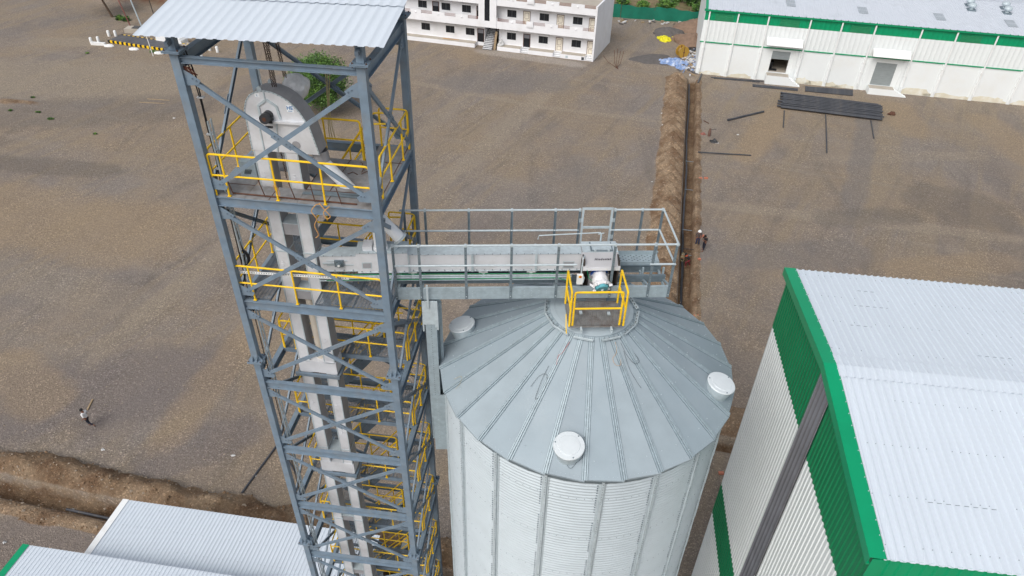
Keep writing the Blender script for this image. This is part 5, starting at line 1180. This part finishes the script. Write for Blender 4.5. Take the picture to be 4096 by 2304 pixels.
# ---------------------------------------------------------------- weighbridge
wb=thing('weighbridge','dark steel weighbridge deck with black and yellow striped edge under the tower roof corner','weighbridge',(-60.5,104.05,0),R(-16.5))
m=MB(); m.box((0,.15,.12),(15,2.75,.34)); m.build('deck','asph',wb)
for y0,y1 in ((-.02,.15),(2.75,2.87)):
    m=MB()
    for k in range(38): m.m=k%2; m.box((.4*k,y0,.03),(.4*k+.4,y1,.38))
    m.build('striped_kerb',['black','drumy' if False else 'yellow'],wb)
for i,(a,b,lb) in enumerate((((945,460),(1090,468),'white kerb block at the left end of the weighbridge'),)):
    p,q=G(a[0]/2.576,a[1]/2.576),G(b[0]/2.576,b[1]/2.576); m=MB(p); m.bar(p+Vector((0,0,.2)),q+Vector((0,0,.2)),.35,.42); tag(m.build('kerb_block','white',loc=p),lb,'kerb')
for i,(px,py,lb) in enumerate(((437,186,'white stone just below the left end of the striped edge'),(536,199,'white stone under the middle of the striped edge'),(637,215,'white stone at the right end of the striped edge'))):
    p=G(px,py); m=MB(p); m.lathe([(.5,0),(.5,.1),(.4,.26),(0,.32)],8,p); m.v=[(x*1.5,y*.7,z) for x,y,z in m.v]; tag(m.build('painted_stone','white',loc=p,smooth=0),lb,'stone','white stones along the weighbridge')
BOL=[(367,173,'left of the pair at the left end of the weighbridge'),(396,170,'right of the pair at the left end of the weighbridge'),(437,145,'left of the pair beyond the weighbridge'),(464,145,'right of the pair beyond the weighbridge'),(840,202,'left of the far pair seen through the tower top'),(871,209,'right of the far pair seen through the tower top'),(776,227,'left of the near pair just above the top front beam'),(807,229,'right of the near pair just above the top front beam')]
bol=None
for px,py,lb in BOL:
    p=G(px,py)
    if bol is None:
        m=MB(); m.lathe([(.2,0),(.2,.75),(.16,.86),(0,.88)],14); bol=m.build('bollard','white',loc=p); tag(bol,'short white bollard, '+lb,'bollard','white bollards round the weighbridge')
    else: dup(bol,p,0,'short white bollard, '+lb)
p=G(690,172); cab=thing('white_cabin','low white block beside the weighbridge under the tower roof corner','cabin',p,R(-16))
m=MB(); m.prism([(-2.2,0),(2.2,0),(2.2,.75),(1.9,1.05),(-1.9,1.05),(-2.2,.75)],(0,-.7,0),(1,0,0),(0,0,1),(0,1,0),1.5); m.build('body','white',cab)
m=MB(); m.box((2.3,-1.2,0),(3.4,.2,.35)); m.build('step','concrete',cab)
p=G(545,126); m=MB(p); m.box((p.x-1.4,p.y-.8,0),(p.x+2.5,p.y+.8,.6)); m.m=1
for k in range(5): m.tube((p.x-.3,p.y-.5+.25*k,.66),(p.x+2.2,p.y-.5+.25*k,.7),.07,6)
tag(m.build('planter_block',['concrete','black'],loc=p),'low white plinth with dark pipes on it at the foot of two poles','plinth')
def pole(b,t,h,r,mt,lb):
    B=G(*b); d=ray(*t); k=(h)/(1); T=None
    # point on the photo ray at height h, used only for the lean of the pole
    s=(h-CAM_Z)/d.z; T=Vector((d.x*s,d.y*s,h)); m=MB(B); m.tube(B,T,r,8); o=m.build('pole',mt,loc=B); return tag(o,lb,'pole')
def pole_v(b,h,r,mt,lb,lean=(0,0)):
    B=G(*b); m=MB(B); m.tube(B,B+Vector((lean[0],lean[1],h)),r,8); return tag(m.build('pole',mt,loc=B),lb,'pole')
pole_v((525,112),5.5,.09,'railred','reddish brown pole rising left of the tower roof',(-1.1,.3)); pole_v((566,104),5.5,.11,'galv_lt','pale pole rising beside the left edge of the tower roof',(-.9,.3))
pole_v((613,225),2.75,.06,'white','thin white pole standing in front of the weighbridge',(-.15,0)); pole_v((614,55),4,.06,'black','thin dark pole on the far bank behind the tower roof',(-.2,0))
# ---------------------------------------------------------------- props by the warehouse
def sack(name,label,p,r,h,mt,seed,cat,bumpy=.5,n=40):
    m=MB(p); rg=random.Random(seed); prof=[]
    vsx=[];K=14
    for k in range(K):
        f=k/(K-1)
        for i in range(n):
            t=2*math.pi*i/n; rr=(1-f**1.5)*(1+max(.9,bumpy)*.55*noise.noise(Vector((math.cos(t)*1.3+seed,math.sin(t)*1.3,f)))); x=math.cos(t)*r[0]*rr;y=math.sin(t)*r[1]*rr; z=h*(f**.8*(1+bumpy*noise.noise(Vector((x*2.2+seed,y*2.2,1))))+(.55*abs(noise.noise(Vector((x*3.1,y*3.1+seed,2))))*(1-f*.5) if bumpy>.6 else .06*noise.noise(Vector((x*3,y*3,4)))))
            vsx.append(Vector(p)+Vector((x,y,max(0,z))))
    m.add(vsx,[(k*n+i,k*n+(i+1)%n,(k+1)*n+(i+1)%n,(k+1)*n+i) for k in range(K-1) for i in range(n)]+[tuple((K-1)*n+i for i in range(n))])
    return tag(m.build(name,mt,loc=p,smooth=0 if bumpy>.45 else 40),label,cat)
Z1=lambda x,y:(1500+x/1.84,y/1.84)
sack('sand_heap','dark grey sand heap between the green net and the yellow sheet',G(*Z1(2150,255)),(2.6,1.9),1.1,'sandgrey',1,'heap',.25)
sack('sand_heap','flat dark grey sand spread left of the blue tarpaulin',G(*Z1(2060,440)),(3.3,2.2),.25,'sandgrey',2,'heap',.3)
sack('sand_heap','brown sand heap beside the warehouse corner behind the cable drum',G(*Z1(2345,325)),(3.2,2.6),1.6,'sandbrown',3,'heap',.25)
sack('sand_heap','pale brown heap in the far corner against the net by the warehouse',G(*Z1(2380,212)),(4.5,3),1.5,'sandbrown',4,'heap',.25)
sack('sand_heap','small brown heap between yellow sheet and warehouse',G(*Z1(2255,285)),(2,1.6),.7,'sandbrown',5,'heap',.3)
sack('yellow_sheet','crumpled bright yellow plastic sheet on the ground',G(*Z1(2130,292)),(1.1,1.2),.5,'yellowbag',6,'sheet',.9)
sack('yellow_sheet','small trailing piece of yellow plastic right of the big crumpled sheet',G(*Z1(2180,284)),(.7,.4),.3,'yellowbag',7,'sheet',.9)
sack('blue_tarpaulin','large crumpled blue and white tarpaulin near the trench end',G(*Z1(2175,460)),(1.9,1.3),.5,'bluetarp',8,'tarpaulin',.9)
sack('blue_tarpaulin','smaller blue tarpaulin piece beside the warehouse corner rubbish',G(*Z1(2250,500)),(.8,1.0),.4,'bluetarp',9,'tarpaulin',.9)
p=G(*Z1(2255,420)); dr=thing('cable_drum','yellow wooden cable drum standing on its rim by the rubbish','cable drum',p,R(20))
for y in (-.45,.45):
    m=MB(); m.tube((0,y-.05,.85),(0,y+.05,.85),.85,28); m.m=1; m.tube((0,y-.052 if y<0 else y+.052,.85),(0,y-.06 if y<0 else y+.06,.85),.14,12)
    m.bar((0,y-.06,.05),(0,y-.06,1.66),.1,.03,up=(0,1,0)); m.build('flange',['drumy','brown'],dr)
m=MB(); m.tube((0,-.4,.85),(0,.4,.85),.42,20); m.build('core','wood',dr)
p=G(*Z1(2338,372)); m=MB(p); m.lathe([(.35,.0),(.72,.02),(.82,.16),(.72,.32),(.4,.34),(.35,.3)],26,p); tag(m.build('tyre','black',loc=p),'black tyre lying on the rubbish behind the yellow drum','tyre')
rgr=random.Random(12); m=MB()
for i in range(330):
    q=Z1(rgr.gauss(2325,38),rgr.gauss(425,55))
    if q[0]>2800-(q[1]-165)*.16: continue
    p=G(*q); m.m=rgr.choice((0,0,1,2,3)); a=rgr.uniform(0,3.1); d=Vector((math.cos(a),math.sin(a),rgr.uniform(-.1,.2))); s=rgr.uniform(.3,1.1); m.bar(p+Vector((0,0,.08))-d*s*.5,p+Vector((0,0,.12))+d*s*.5,rgr.uniform(.08,.4),rgr.uniform(.02,.15))
tag(m.build('rubbish',['lit','bluetarp','wood','sandgrey'],smooth=0),'scattered pale rubbish and boards along the warehouse corner','rubbish',kind='stuff')
m=MB()
for i in range(40):
    p=G(*Z1(rgr.uniform(1770,2380),rgr.gauss(150,8)+ (rgr.uniform(0,20)))); m.m=rgr.choice((0,0,2,3)); a=rgr.uniform(0,3.1); d=Vector((math.cos(a),math.sin(a),.05)); s=rgr.uniform(.2,.9); m.bar(p+Vector((0,0,.08))-d*s*.5,p+Vector((0,0,.1))+d*s*.5,rgr.uniform(.1,.4),.08)
tag(m.build('rubbish_line',['lit','bluetarp','wood','sandgrey'],smooth=0),'line of small litter along the foot of the green net','rubbish',kind='stuff')
p=G(*Z1(1780,512)); m=MB(p)
for k,(dx,dy,h) in enumerate(((-1.9,2.6,1.1),(-.35,2.2,2.0),(.1,2.3,2.2),(.55,2.2,1.9),(1.0,2.0,2.0))):
    m.path([p+Vector((.2,0,.05)),p+Vector((.1*dx,dy*.3,.12)),p+Vector((dx*.6,dy*.7,.4)),p+Vector((dx,dy,h))],.035,5)
tag(m.build('bent_rebar','rust',loc=p),'bent rusty reinforcing bars curving up near the office corner','rebar')
pr=thing('steel_pipe','','pipe'); bpy.data.objects.remove(pr)
Z2=lambda x,y:(2700+x/1.8453,y/1.8453)
pipe0=None
def pipe(a,b,r,label,group='black pipes lying in the yard',name='black_pipe',z=None,mt='pipe'):
    A=a if isinstance(a,Vector) else G(*a); B=b if isinstance(b,Vector) else G(*b); zz=r if z is None else z
    A=Vector((A.x,A.y,zz+(gh(*uv(A))[0] if z is None else 0)));B=Vector((B.x,B.y,zz+(gh(*uv(B))[0] if z is None else 0))); mid=(A+B)/2; L=(B-A).length; ang=math.atan2(B.y-A.y,B.x-A.x)
    m=MB(); m.tube((-L/2,0,0),(L/2,0,0),r,10,cap=False); m.tube((-L/2,0,0),(L/2,0,0),r*.82,10,cap=False); m.tube((-L/2,0,0),(-L/2+.25,0,0),r*1.12,10)
    o=m.build(name,mt,loc=mid,rz=ang); o.rotation_euler=(0,-math.asin((B.z-A.z)/L),ang); return tag(o,label,'pipe',group)
# the big stack: 34 pipes side by side, a few on top
TLp,TRp,BLp,BRp=G(*Z2(790,702)),G(*Z2(1508,788)),G(*Z2(775,805)),G(*Z2(1530,895))
rgp=random.Random(9); N_=34; first=None
for i in range(N_):
    f=i/(N_-1); a=TLp.lerp(BLp,f); b=TRp.lerp(BRp,f); d=(b-a).normalized(); off=rgp.choice((0,0,0,.1,-.25,.25,-.5)); L=(b-a).length
    lb='black pipe in the big flat stack of pipes in front of the warehouse'
    if first is None: first=pipe(a+d*off,a+d*(off+L),.1,lb,'black pipes in the big stack',z=.2)
    else:
        mid=(a+b)/2+d*off; o=dup(first,(mid.x,mid.y,.2+.06*(i%2)),first.rotation_euler[2]+rgp.uniform(-.004,.004))
for i in range(9):
    f=(i+.7)/10; a=TLp.lerp(BLp,f); b=TRp.lerp(BRp,f); mid=(a+b)/2+(b-a).normalized()*rgp.uniform(-.3,.3); o=dup(first,(mid.x,mid.y,.43),first.rotation_euler[2]+rgp.uniform(-.012,.012))
for i in range(6):
    a,b=G(*Z2(960,645+6*i)),G(*Z2(1310,672+7*i)); pipe(a,b,.09,'black pipe in the smaller stack against the warehouse foot','black pipes in the smaller stack')
for i in range(3): pipe(Z2(572,628+6*i),Z2(905,660+6*i),.07,'thin black pipe in the bundle below the first loading dock','thin black pipes below the first loading dock')
for i in range(2): pipe(Z2(265+20*i,573+7*i),Z2(655-30*i,603+6*i),.07,('upper','lower')[i]+' thin black pipe along the warehouse foot left of the first dock')
pipe(Z2(388,893),Z2(652,831),.13,'single thick black pipe lying aslant left of the big stack')
pipe(Z2(168,1138),Z2(560,1150),.07,'long black pipe lying crosswise below the small tools')
pipe(Z2(806,822),Z2(798,944),.07,'short black pipe end-on under the left end of the big stack')
pipe(Z2(1110,852),Z2(1116,985),.07,'black pipe below the middle of the big stack, upper length'); pipe(Z2(1116,985),Z2(1119,1133),.08,'black pipe below the middle of the big stack, lower length')
pipe(Z2(1445,895),Z2(1467,1025),.07,'black pipe under the right end of the big stack')
pipe(Z2(168,622),Z2(195,553),.12,'short thick black pipe by the trench end at the warehouse corner')
pipe(Z2(690,548),Z2(702,530),.2,'short black pipe piece on the first loading dock',z=1.45)
pipe((618+350,1500+855/1.802),(1990/1.802,1500+520/1.802),.07,'long black pipe sloping over the earth berm left of the tower')
pipe((1117,1783),(1205,1930),.06,'black pipe continuing behind the tower legs over the earth berm')
A,B=from_uv(50.5,-.12),from_uv(1.0,-.15)
m=MB(Vector((A.x,A.y,-1.0))); pts=[]
for k in range(26): u=50.5-49.7*k/25; pts.append(from_uv(u,-.3+.06*math.sin(u*.33)+.03*math.sin(u*1.3),-.45-.1*math.sin(u*.2)))
m.path(pts,.1,8); m.m=1
for k in range(60):
    u=12-11.2*k/60; p=from_uv(u,-.3+.06*math.sin(u*.33)+.03*math.sin(u*1.3),-.45-.1*math.sin(u*.2)); m.tube(p,p+EU*.1,.12,8)
tag(m.build('trench_pipe',['pipe','black'],loc=(A.x,A.y,-1.0)),'long black jointed pipe lying in the open trench','pipe')
m=MB(); q=[from_uv(-27.9,v,-.35) for v in (-36,-34,-32,-29,-26)]; m.v=[]; m=MB(q[0]); m.path(q,.09,8); tag(m.build('trench_pipe','pipe',loc=q[0]),'dark pipe lying in the near trench by the white shed','pipe')
for px,py,L,a,lb in ((634,399,2.9,-.08,'upper of two pale boards lying on the gravel'),(608,412,3.2,-.05,'lower of two pale boards lying on the gravel')):
    p=G(px,py); m=MB(); m.box((-L/2,-.07,0),(L/2,.07,.05)); tag(m.build('board','wood',loc=p,rz=a),lb,'board','pale boards on the gravel')
A,B=G(371,1599),G(350,1641); m=MB(); L=(B-A).length; m.box((-L/2,-.05,0),(L/2,.05,.07)); tag(m.build('board','wood',loc=(A+B)/2,rz=math.atan2(B.y-A.y,B.x-A.x)),'short wooden plank on the gravel behind the walking person','board')
# gas bottle, tools, litter
p=G(*Z2(250,1004)); gc=thing('gas_bottle','small brown gas bottle standing on the gravel','gas bottle',p)
m=MB(); m.lathe([(0,0),(.16,0),(.18,.06),(.18,.62),(.13,.74),(.05,.78),(.05,.86),(0,.86)],18); m.build('body','cyl',gc); m=MB(); m.lathe([(.12,.74),(.12,.92),(.1,.92),(.1,.74)],14); m.build('collar','cyl',gc); m=MB(); m.tube((.05,0,.82),(.75,.1,.86),.03,6); m.build('hose','black',gc)
p=G(*Z2(287,1050)); sack('black_bag','crumpled black bag with a white scrap near the gas bottle',p,(.45,.35),.45,'black',14,'bag',.8); q=p+Vector((.25,-.2,0)); m=MB(q); m.box((q.x-.25,q.y-.1,0),(q.x+.25,q.y+.1,.05)); tag(m.build('paper_scrap','lit',loc=q),'white scrap lying against the black bag','scrap')
p=G(*Z2(205,992)); sack('tool_heap','small reddish heap of tools left of the gas bottle',p,(.3,.22),.25,'redt',15,'tools',.9)
p=G(*Z2(1600,848)); sack('tool_heap','dark and brown tool heap right of the big pipe stack',p,(.5,.3),.4,'rust',16,'tools',.9)
A,B=G(*Z2(212,893)),G(*Z2(250,913)); pipe(A,B,.05,'short rusty bar on the gravel above the gas bottle',mt='rust',name='rusty_bar')
Z3=lambda x,y:(2500+x/2.23,650+y/2.23)
bk=None
for (x,y),lb,a in (((670,146),'left of two orange bricks right of the trench',.2),((721,144),'right of two orange bricks right of the trench',.1),((655,870),'single orange brick below the three workers',.3),((634,1350),'upper of two bricks by the silo roof edge near the trench',.9),((632,1372),'lower of two bricks by the silo roof edge near the trench',.6),((690,662),'orange brick on the ground between the two standing workers',.4)):
    p=G(*Z3(x,y))
    if bk is None: m=MB(); m.box((-.2,-.1,0),(.2,.1,.16)); bk=m.build('brick','brick',loc=p,rz=a); tag(bk,'orange brick, '+lb,'brick','loose orange bricks')
    else: dup(bk,p,a,'loose brick, '+lb)
p=G(2884,1895); m=MB(p); m.box((p.x-.16,p.y-.1,0),(p.x+.16,p.y+.1,.14)); tag(m.build('brick','brick',loc=p),'pale red brick on the gravel between silo and green mill building','brick')
for i,(px,py,s,lb) in enumerate(((411,1800,.22,'crumpled white paper on the gravel above the earth berm'),(931,1822,.2,'white paper scrap on the gravel left of the tower'),(1018,1905,.18,'white scrap beside the black pipe on the berm'),(17,2170,.2,'white and green scrap at the far left bottom'),(263,1990,.16,'tiny white scrap in the near trench bank'),(696,473,.25,'pale flat stone on the gravel left of the tower column'),(2646,460,.3,'white scrap on the trench spoil'),(2650,505,.3,'crumpled white paper at the spoil edge'),(2950,540,.25,'small white scrap on the gravel by the pipes'),(2607,728,.16,'pale scrap left of the spoil heap'))):
    p=G(px,py); p.z=gh(*uv(p))[0]; m=MB(p); rock(m,p+Vector((0,0,.03)),s*.6); rock(m,p+Vector((s*.5,0,.03)),s*.45); tag(m.build('litter','lit',loc=p,smooth=0),lb,'litter','white litter on the yard')
for u in (12.5,20.5,27,8.2):
    p=from_uv(u,.0,-.25); m=MB(p); m.tube(from_uv(u,-.4,-.2),from_uv(u+.1,.5,-.25),.03,6); tag(m.build('trench_strut','galv_dk',loc=p),'thin rod lying across the trench','rod','rods across the trench')
# ---------------------------------------------------------------- people
def person(label,base,face,J,mats,shirt_sleeve=.55,helmet=None,hair=True,hold=None):
    """J: joints in a frame where +Y is forwards, feet on z=0, height about 1.7"""
    o=thing('person',label,'person',base,face)
    V=Vector
    def skin(name,nodes,edges,mt,par,sub=1,root=0):
        me=bpy.data.meshes.new(name); me.from_pydata([tuple(p) for p,_ in nodes],edges,[])
        ob=bpy.data.objects.new(name+'_src',me); COL.objects.link(ob)
        md=ob.modifiers.new('s','SKIN'); 
        for i,(p,r) in enumerate(nodes): me.skin_vertices[0].data[i].radius=r if isinstance(r,tuple) else (r,r); me.skin_vertices[0].data[i].use_root=(i==root)
        ss=ob.modifiers.new('u','SUBSURF'); ss.levels=sub; ss.render_levels=sub
        dg=bpy.context.evaluated_depsgraph_get(); r=bpy.data.meshes.new_from_object(ob.evaluated_get(dg)); r.name=name
        bpy.data.objects.remove(ob); bpy.data.meshes.remove(me)
        r.materials.clear(); r.materials.append(M[mt]); r.polygons.foreach_set('use_smooth',[True]*len(r.polygons))
        q=bpy.data.objects.new(name,r); COL.objects.link(q); q.parent=par; return q
    pel,che,nek,hd=V(J['pelvis']),V(J['chest']),V(J['neck']),V(J['head'])
    N=[(pel,(.12,.1)),(pel.lerp(che,.5),(.115,.09)),(che,(.14,.1)),(nek,.05),(hd-(hd-nek)*.25,.06),(hd,.088),(hd+(hd-nek).normalized()*.08,.07)]; E=[(0,1),(1,2),(2,3),(3,4),(4,5),(5,6)]
    up=(hd-nek).normalized(); fw=V(J.get('look',(0,1,-.2))); fw=(fw-up*fw.dot(up)).normalized(); rt=fw.cross(up)
    N.append((hd+fw*.095-up*.01,.016)); E.append((5,7))                    # nose
    for s in (1,-1): N.append((hd+rt*.09*s,.016)); E.append((5,len(N)-1))   # ears
    ends={}
    for s,sd in (('l',-1),('r',1)):
        sh,el,wr=V(J['sh_'+s]),V(J['el_'+s]),V(J['wr_'+s]); b=len(N); N+=[(sh,.058),(el,.042),(wr,.03)]; E+=[(2,b),(b,b+1),(b+1,b+2)]
        d=(wr-el).normalized(); sdv=d.cross(V((0,1,0.3))).normalized(); hp=wr+d*.07; N.append((hp,(.038,.02))); E.append((b+2,b+3))
        cu=d.cross(sdv)
        for k in range(4): f=hp+sdv*(.024*(k-1.5)); l=(.075,.088,.082,.062)[k]; n0=len(N); N+=[(f+d*l*.55,.0095),(f+d*l*.9+cu*.02,.008)]; E+=[(b+3,n0),(n0,n0+1)]
        n0=len(N); N+=[(wr+d*.04+sdv*.045,.011),(wr+d*.085+sdv*.06+cu*.01,.009)]; E+=[(b+2,n0),(n0,n0+1)]
        hi,kn,an,to=V(J['hi_'+s]),V(J['kn_'+s]),V(J['an_'+s]),V(J['to_'+s]); b=len(N); N+=[(hi,.085),(kn,.056),(an,.038),(to,(.04,.028))]; E+=[(0,b),(b,b+1),(b+1,b+2),(b+2,b+3)]
    body=skin('body',N,E,'skin',o)
    # clothes
    T=[(pel+V((0,0,.02)),(.145,.12)),(pel.lerp(che,.5),(.14,.112)),(che,(.165,.122)),(che.lerp(nek,.7),(.085,.07))]; TE=[(0,1),(1,2),(2,3)]
    for s in 'lr':
        sh,el,wr=V(J['sh_'+s]),V(J['el_'+s]),V(J['wr_'+s]); b=len(T); e=sh.lerp(el,min(1,shirt_sleeve*2)); T+=[(sh,.075),(e,.06)]; TE+=[(2,b),(b,b+1)]
        if shirt_sleeve>.6: T.append((wr-(wr-el)*.12,.045)); TE.append((b+1,b+2))
    skin('shirt',T,TE,mats['shirt'],o,1,1)
    P=[(pel+V((0,0,.05)),(.148,.122)),(pel-V((0,0,.03)),(.15,.125))]; PE=[(0,1)]
    for s in 'lr':
        hi,kn,an=V(J['hi_'+s]),V(J['kn_'+s]),V(J['an_'+s]); b=len(P); P+=[(hi-V((0,0,.04)),.1),(kn,.073),(an+(kn-an).normalized()*.05,.056)]; PE+=[(1,b),(b,b+1),(b+1,b+2)]
    skin('trousers',P,PE,mats['trousers'],o,1,0)
    for s in 'lr':
        an,to=V(J['an_'+s]),V(J['to_'+s]); skin('shoe',[(an-V((0,0,.03)),.047),(an.lerp(to,.5)-V((0,0,.02)),(.048,.036)),(to,(.044,.03))],[(0,1),(1,2)],mats.get('shoe','black'),o)
    m=MB(); m.lathe([(.115,-.02),(.118,.02),(.105,.07),(.07,.112),(0,.128)],16,hd-fw*.015,up)
    if helmet: m.lathe([(.16,-.012),(.16,0),(.128,.01),(.125,.06),(.1,.115),(.06,.142),(0,.15)],18,hd,up); m.v=m.v[-18*7:]; m.f=[]; m.mi=[]; mm=MB(); mm.lathe([(.165,.0),(.165,.012),(.128,.02),(.125,.07),(.1,.125),(.06,.15),(0,.158)],18,hd,up); mm.build('helmet',helmet,o)
    else: m.build('hair','hair',o)
    m=MB()
    for s in (1,-1): p=hd+fw*.078+rt*.034*s+up*.012; m.lathe([(0,-.012),(.01,-.006),(.012,0),(.01,.006),(0,.012)],8,p,fw)
    m.build('eyes','hair',o)
    return o
base=dict(pelvis=(0,0,.92),chest=(0,.02,1.28),neck=(0,.03,1.46),head=(0,.06,1.6),sh_l=(-.2,.02,1.4),sh_r=(.2,.02,1.4),el_l=(-.25,-.04,1.12),el_r=(.25,-.04,1.12),wr_l=(-.26,.06,.88),wr_r=(.26,.06,.88),
    hi_l=(-.1,0,.88),hi_r=(.1,0,.88),kn_l=(-.11,.03,.48),kn_r=(.11,.03,.48),an_l=(-.12,-.02,.08),an_r=(.12,-.02,.08),to_l=(-.13,.14,.03),to_r=(.13,.14,.03))
M['shirt_w']=mat('white_shirt',c(226,226,226),.9,0,.05,6); M['shirt_k']=mat('black_shirt',c(34,34,38),.9,0,.1,6); M['shirt_b']=mat('brown_shirt',c(86,76,76),.9,0,.1,6); M['jeans']=mat('dark_blue_jeans',c(38,48,78),.9,0,.15,6); M['navy']=mat('navy_trousers',c(28,32,46),.9,0,.12,6); M['maroon']=mat('maroon_trousers',c(112,34,44),.9,0,.1,6); M['hivis']=mat('orange_cloth',c(220,82,40),.8,0,.06,6)
J=dict(base); J.update(head=(0,.12,1.58),neck=(0,.07,1.45),chest=(0,.05,1.28),el_l=(-.25,-.1,1.14),wr_l=(-.24,.08,.92),el_r=(.25,.02,1.12),wr_r=(.22,.22,.95),kn_r=(.1,.14,.5),an_r=(.1,.04,.08),to_r=(.1,.22,.04),kn_l=(-.1,-.1,.52),an_l=(-.11,-.48,.4),to_l=(-.11,-.52,.24),look=(0,1,-.5))
person('person in white shirt and dark trousers walking left across the gravel',G(363,1707),R(80),J,dict(shirt='shirt_w',trousers='navy'),.5)
J=dict(base); J.update(el_l=(-.26,-.02,1.12),wr_l=(-.2,.2,1.05),wr_r=(.24,.1,.9),look=(-.2,1,-.3))
person('person in white helmet, brown shirt and blue jeans standing beside the trench',G(2787,982),R(170),J,dict(shirt='shirt_b',trousers='jeans'),.9,helmet='white')
J=dict(base); J.update(head=(0,.13,1.57),neck=(0,.08,1.45),el_l=(-.27,.08,1.15),wr_l=(-.1,.3,1.22),el_r=(.26,.08,1.15),wr_r=(.08,.3,1.2),kn_l=(-.14,.1,.5),an_l=(-.18,.24,.08),to_l=(-.19,.4,.03),look=(0,1,-.6))
pp=person('person in black shirt and dark trousers standing with raised hands beside the trench',G(2813,1000),R(120),J,dict(shirt='shirt_k',trousers='navy',shoe='rust'),.5)
J=dict(base); J.update(pelvis=(0,-.1,.8),chest=(0,.14,1.08),neck=(0,.25,1.2),head=(0,.33,1.32),sh_l=(-.2,.17,1.16),sh_r=(.2,.17,1.16),el_l=(-.26,.38,.98),wr_l=(-.14,.6,.92),el_r=(.26,.36,1.0),wr_r=(.12,.62,1.05),hi_l=(-.1,-.1,.76),hi_r=(.1,-.1,.76),kn_l=(-.14,.2,.48),an_l=(-.14,.05,.08),to_l=(-.14,.22,.03),kn_r=(.14,-.02,.42),an_r=(.14,-.3,.08),to_r=(.15,-.14,.03),look=(0,1,-.5))
bp=from_uv(uv(G(2752,1030))[0],.22); bp.z=gh(*uv(bp))[0]
pw=person('person in black shirt, orange scarf and maroon trousers bending in the trench over the pipe',bp,R(75),J,dict(shirt='shirt_k',trousers='maroon',shoe='skin'),.5)
m=MB(); m.lathe([(.1,-.03),(.135,0),(.11,.05)],16,(0,.22,1.17),(0,.5,.8)); m.build('scarf','hivis',pw)
q=bp+Vector((-.45,.3,.55)); m=MB(q); rgx=random.Random(31)
for k in range(7):
    pts=[]
    for i in range(14): a=i*.5+k; pts.append(q+Vector((.12*math.cos(a)*(1+.3*k/6)+.05*rgx.uniform(-1,1),.25*math.sin(a)+.05*rgx.uniform(-1,1),.5-.09*k+.12*math.sin(a*1.7))))
    m.path(pts,.014,5)
tag(m.build('rope','rope',loc=q),'tangled pale yellow rope held by the person in the trench','rope')
A=pp.location; q=Vector((A.x-.55,A.y-.05,.05)); m=MB(q); m.tube(q,q+Vector((-2.2,.0,.1)),.03,6); tag(m.build('crowbar','black',loc=q),'dark bar lying from the standing person across the trench','bar')
sack('white_bundle','small pile of white sacks on the terrace by the white block stair',OFL+rotz(OFR)@Vector((-14.1,.6,.6)),(.5,.4),.7,'lit',19,'bundle',.9)
m=MB(); 
for k in range(3): m.bar((-15.0+.1*k,-.1,.1),(-14.85+.1*k,.5,2.6),.12,.03,up=(0,1,0))
base_=Vector((-14.9,0,.1)); m.v=[tuple(Vector(p)-base_) for p in m.v]; tag(m.build('planks','wood',loc=OFL+rotz(OFR)@base_,rz=OFR),'wooden planks leaning by the staircase of the white block','planks')
m=MB(); m.bar((-1.3,0,.02),(1.3,.1,.02),.05,.04); m.bar((-1.2,.15,.02),(1.0,.1,.02),.06,.04); tag(m.build('poles','rope_or',loc=OFL+rotz(OFR)@Vector((-22,.6,.62)),rz=OFR),'orange and yellow poles lying on the terrace of the white block','poles')
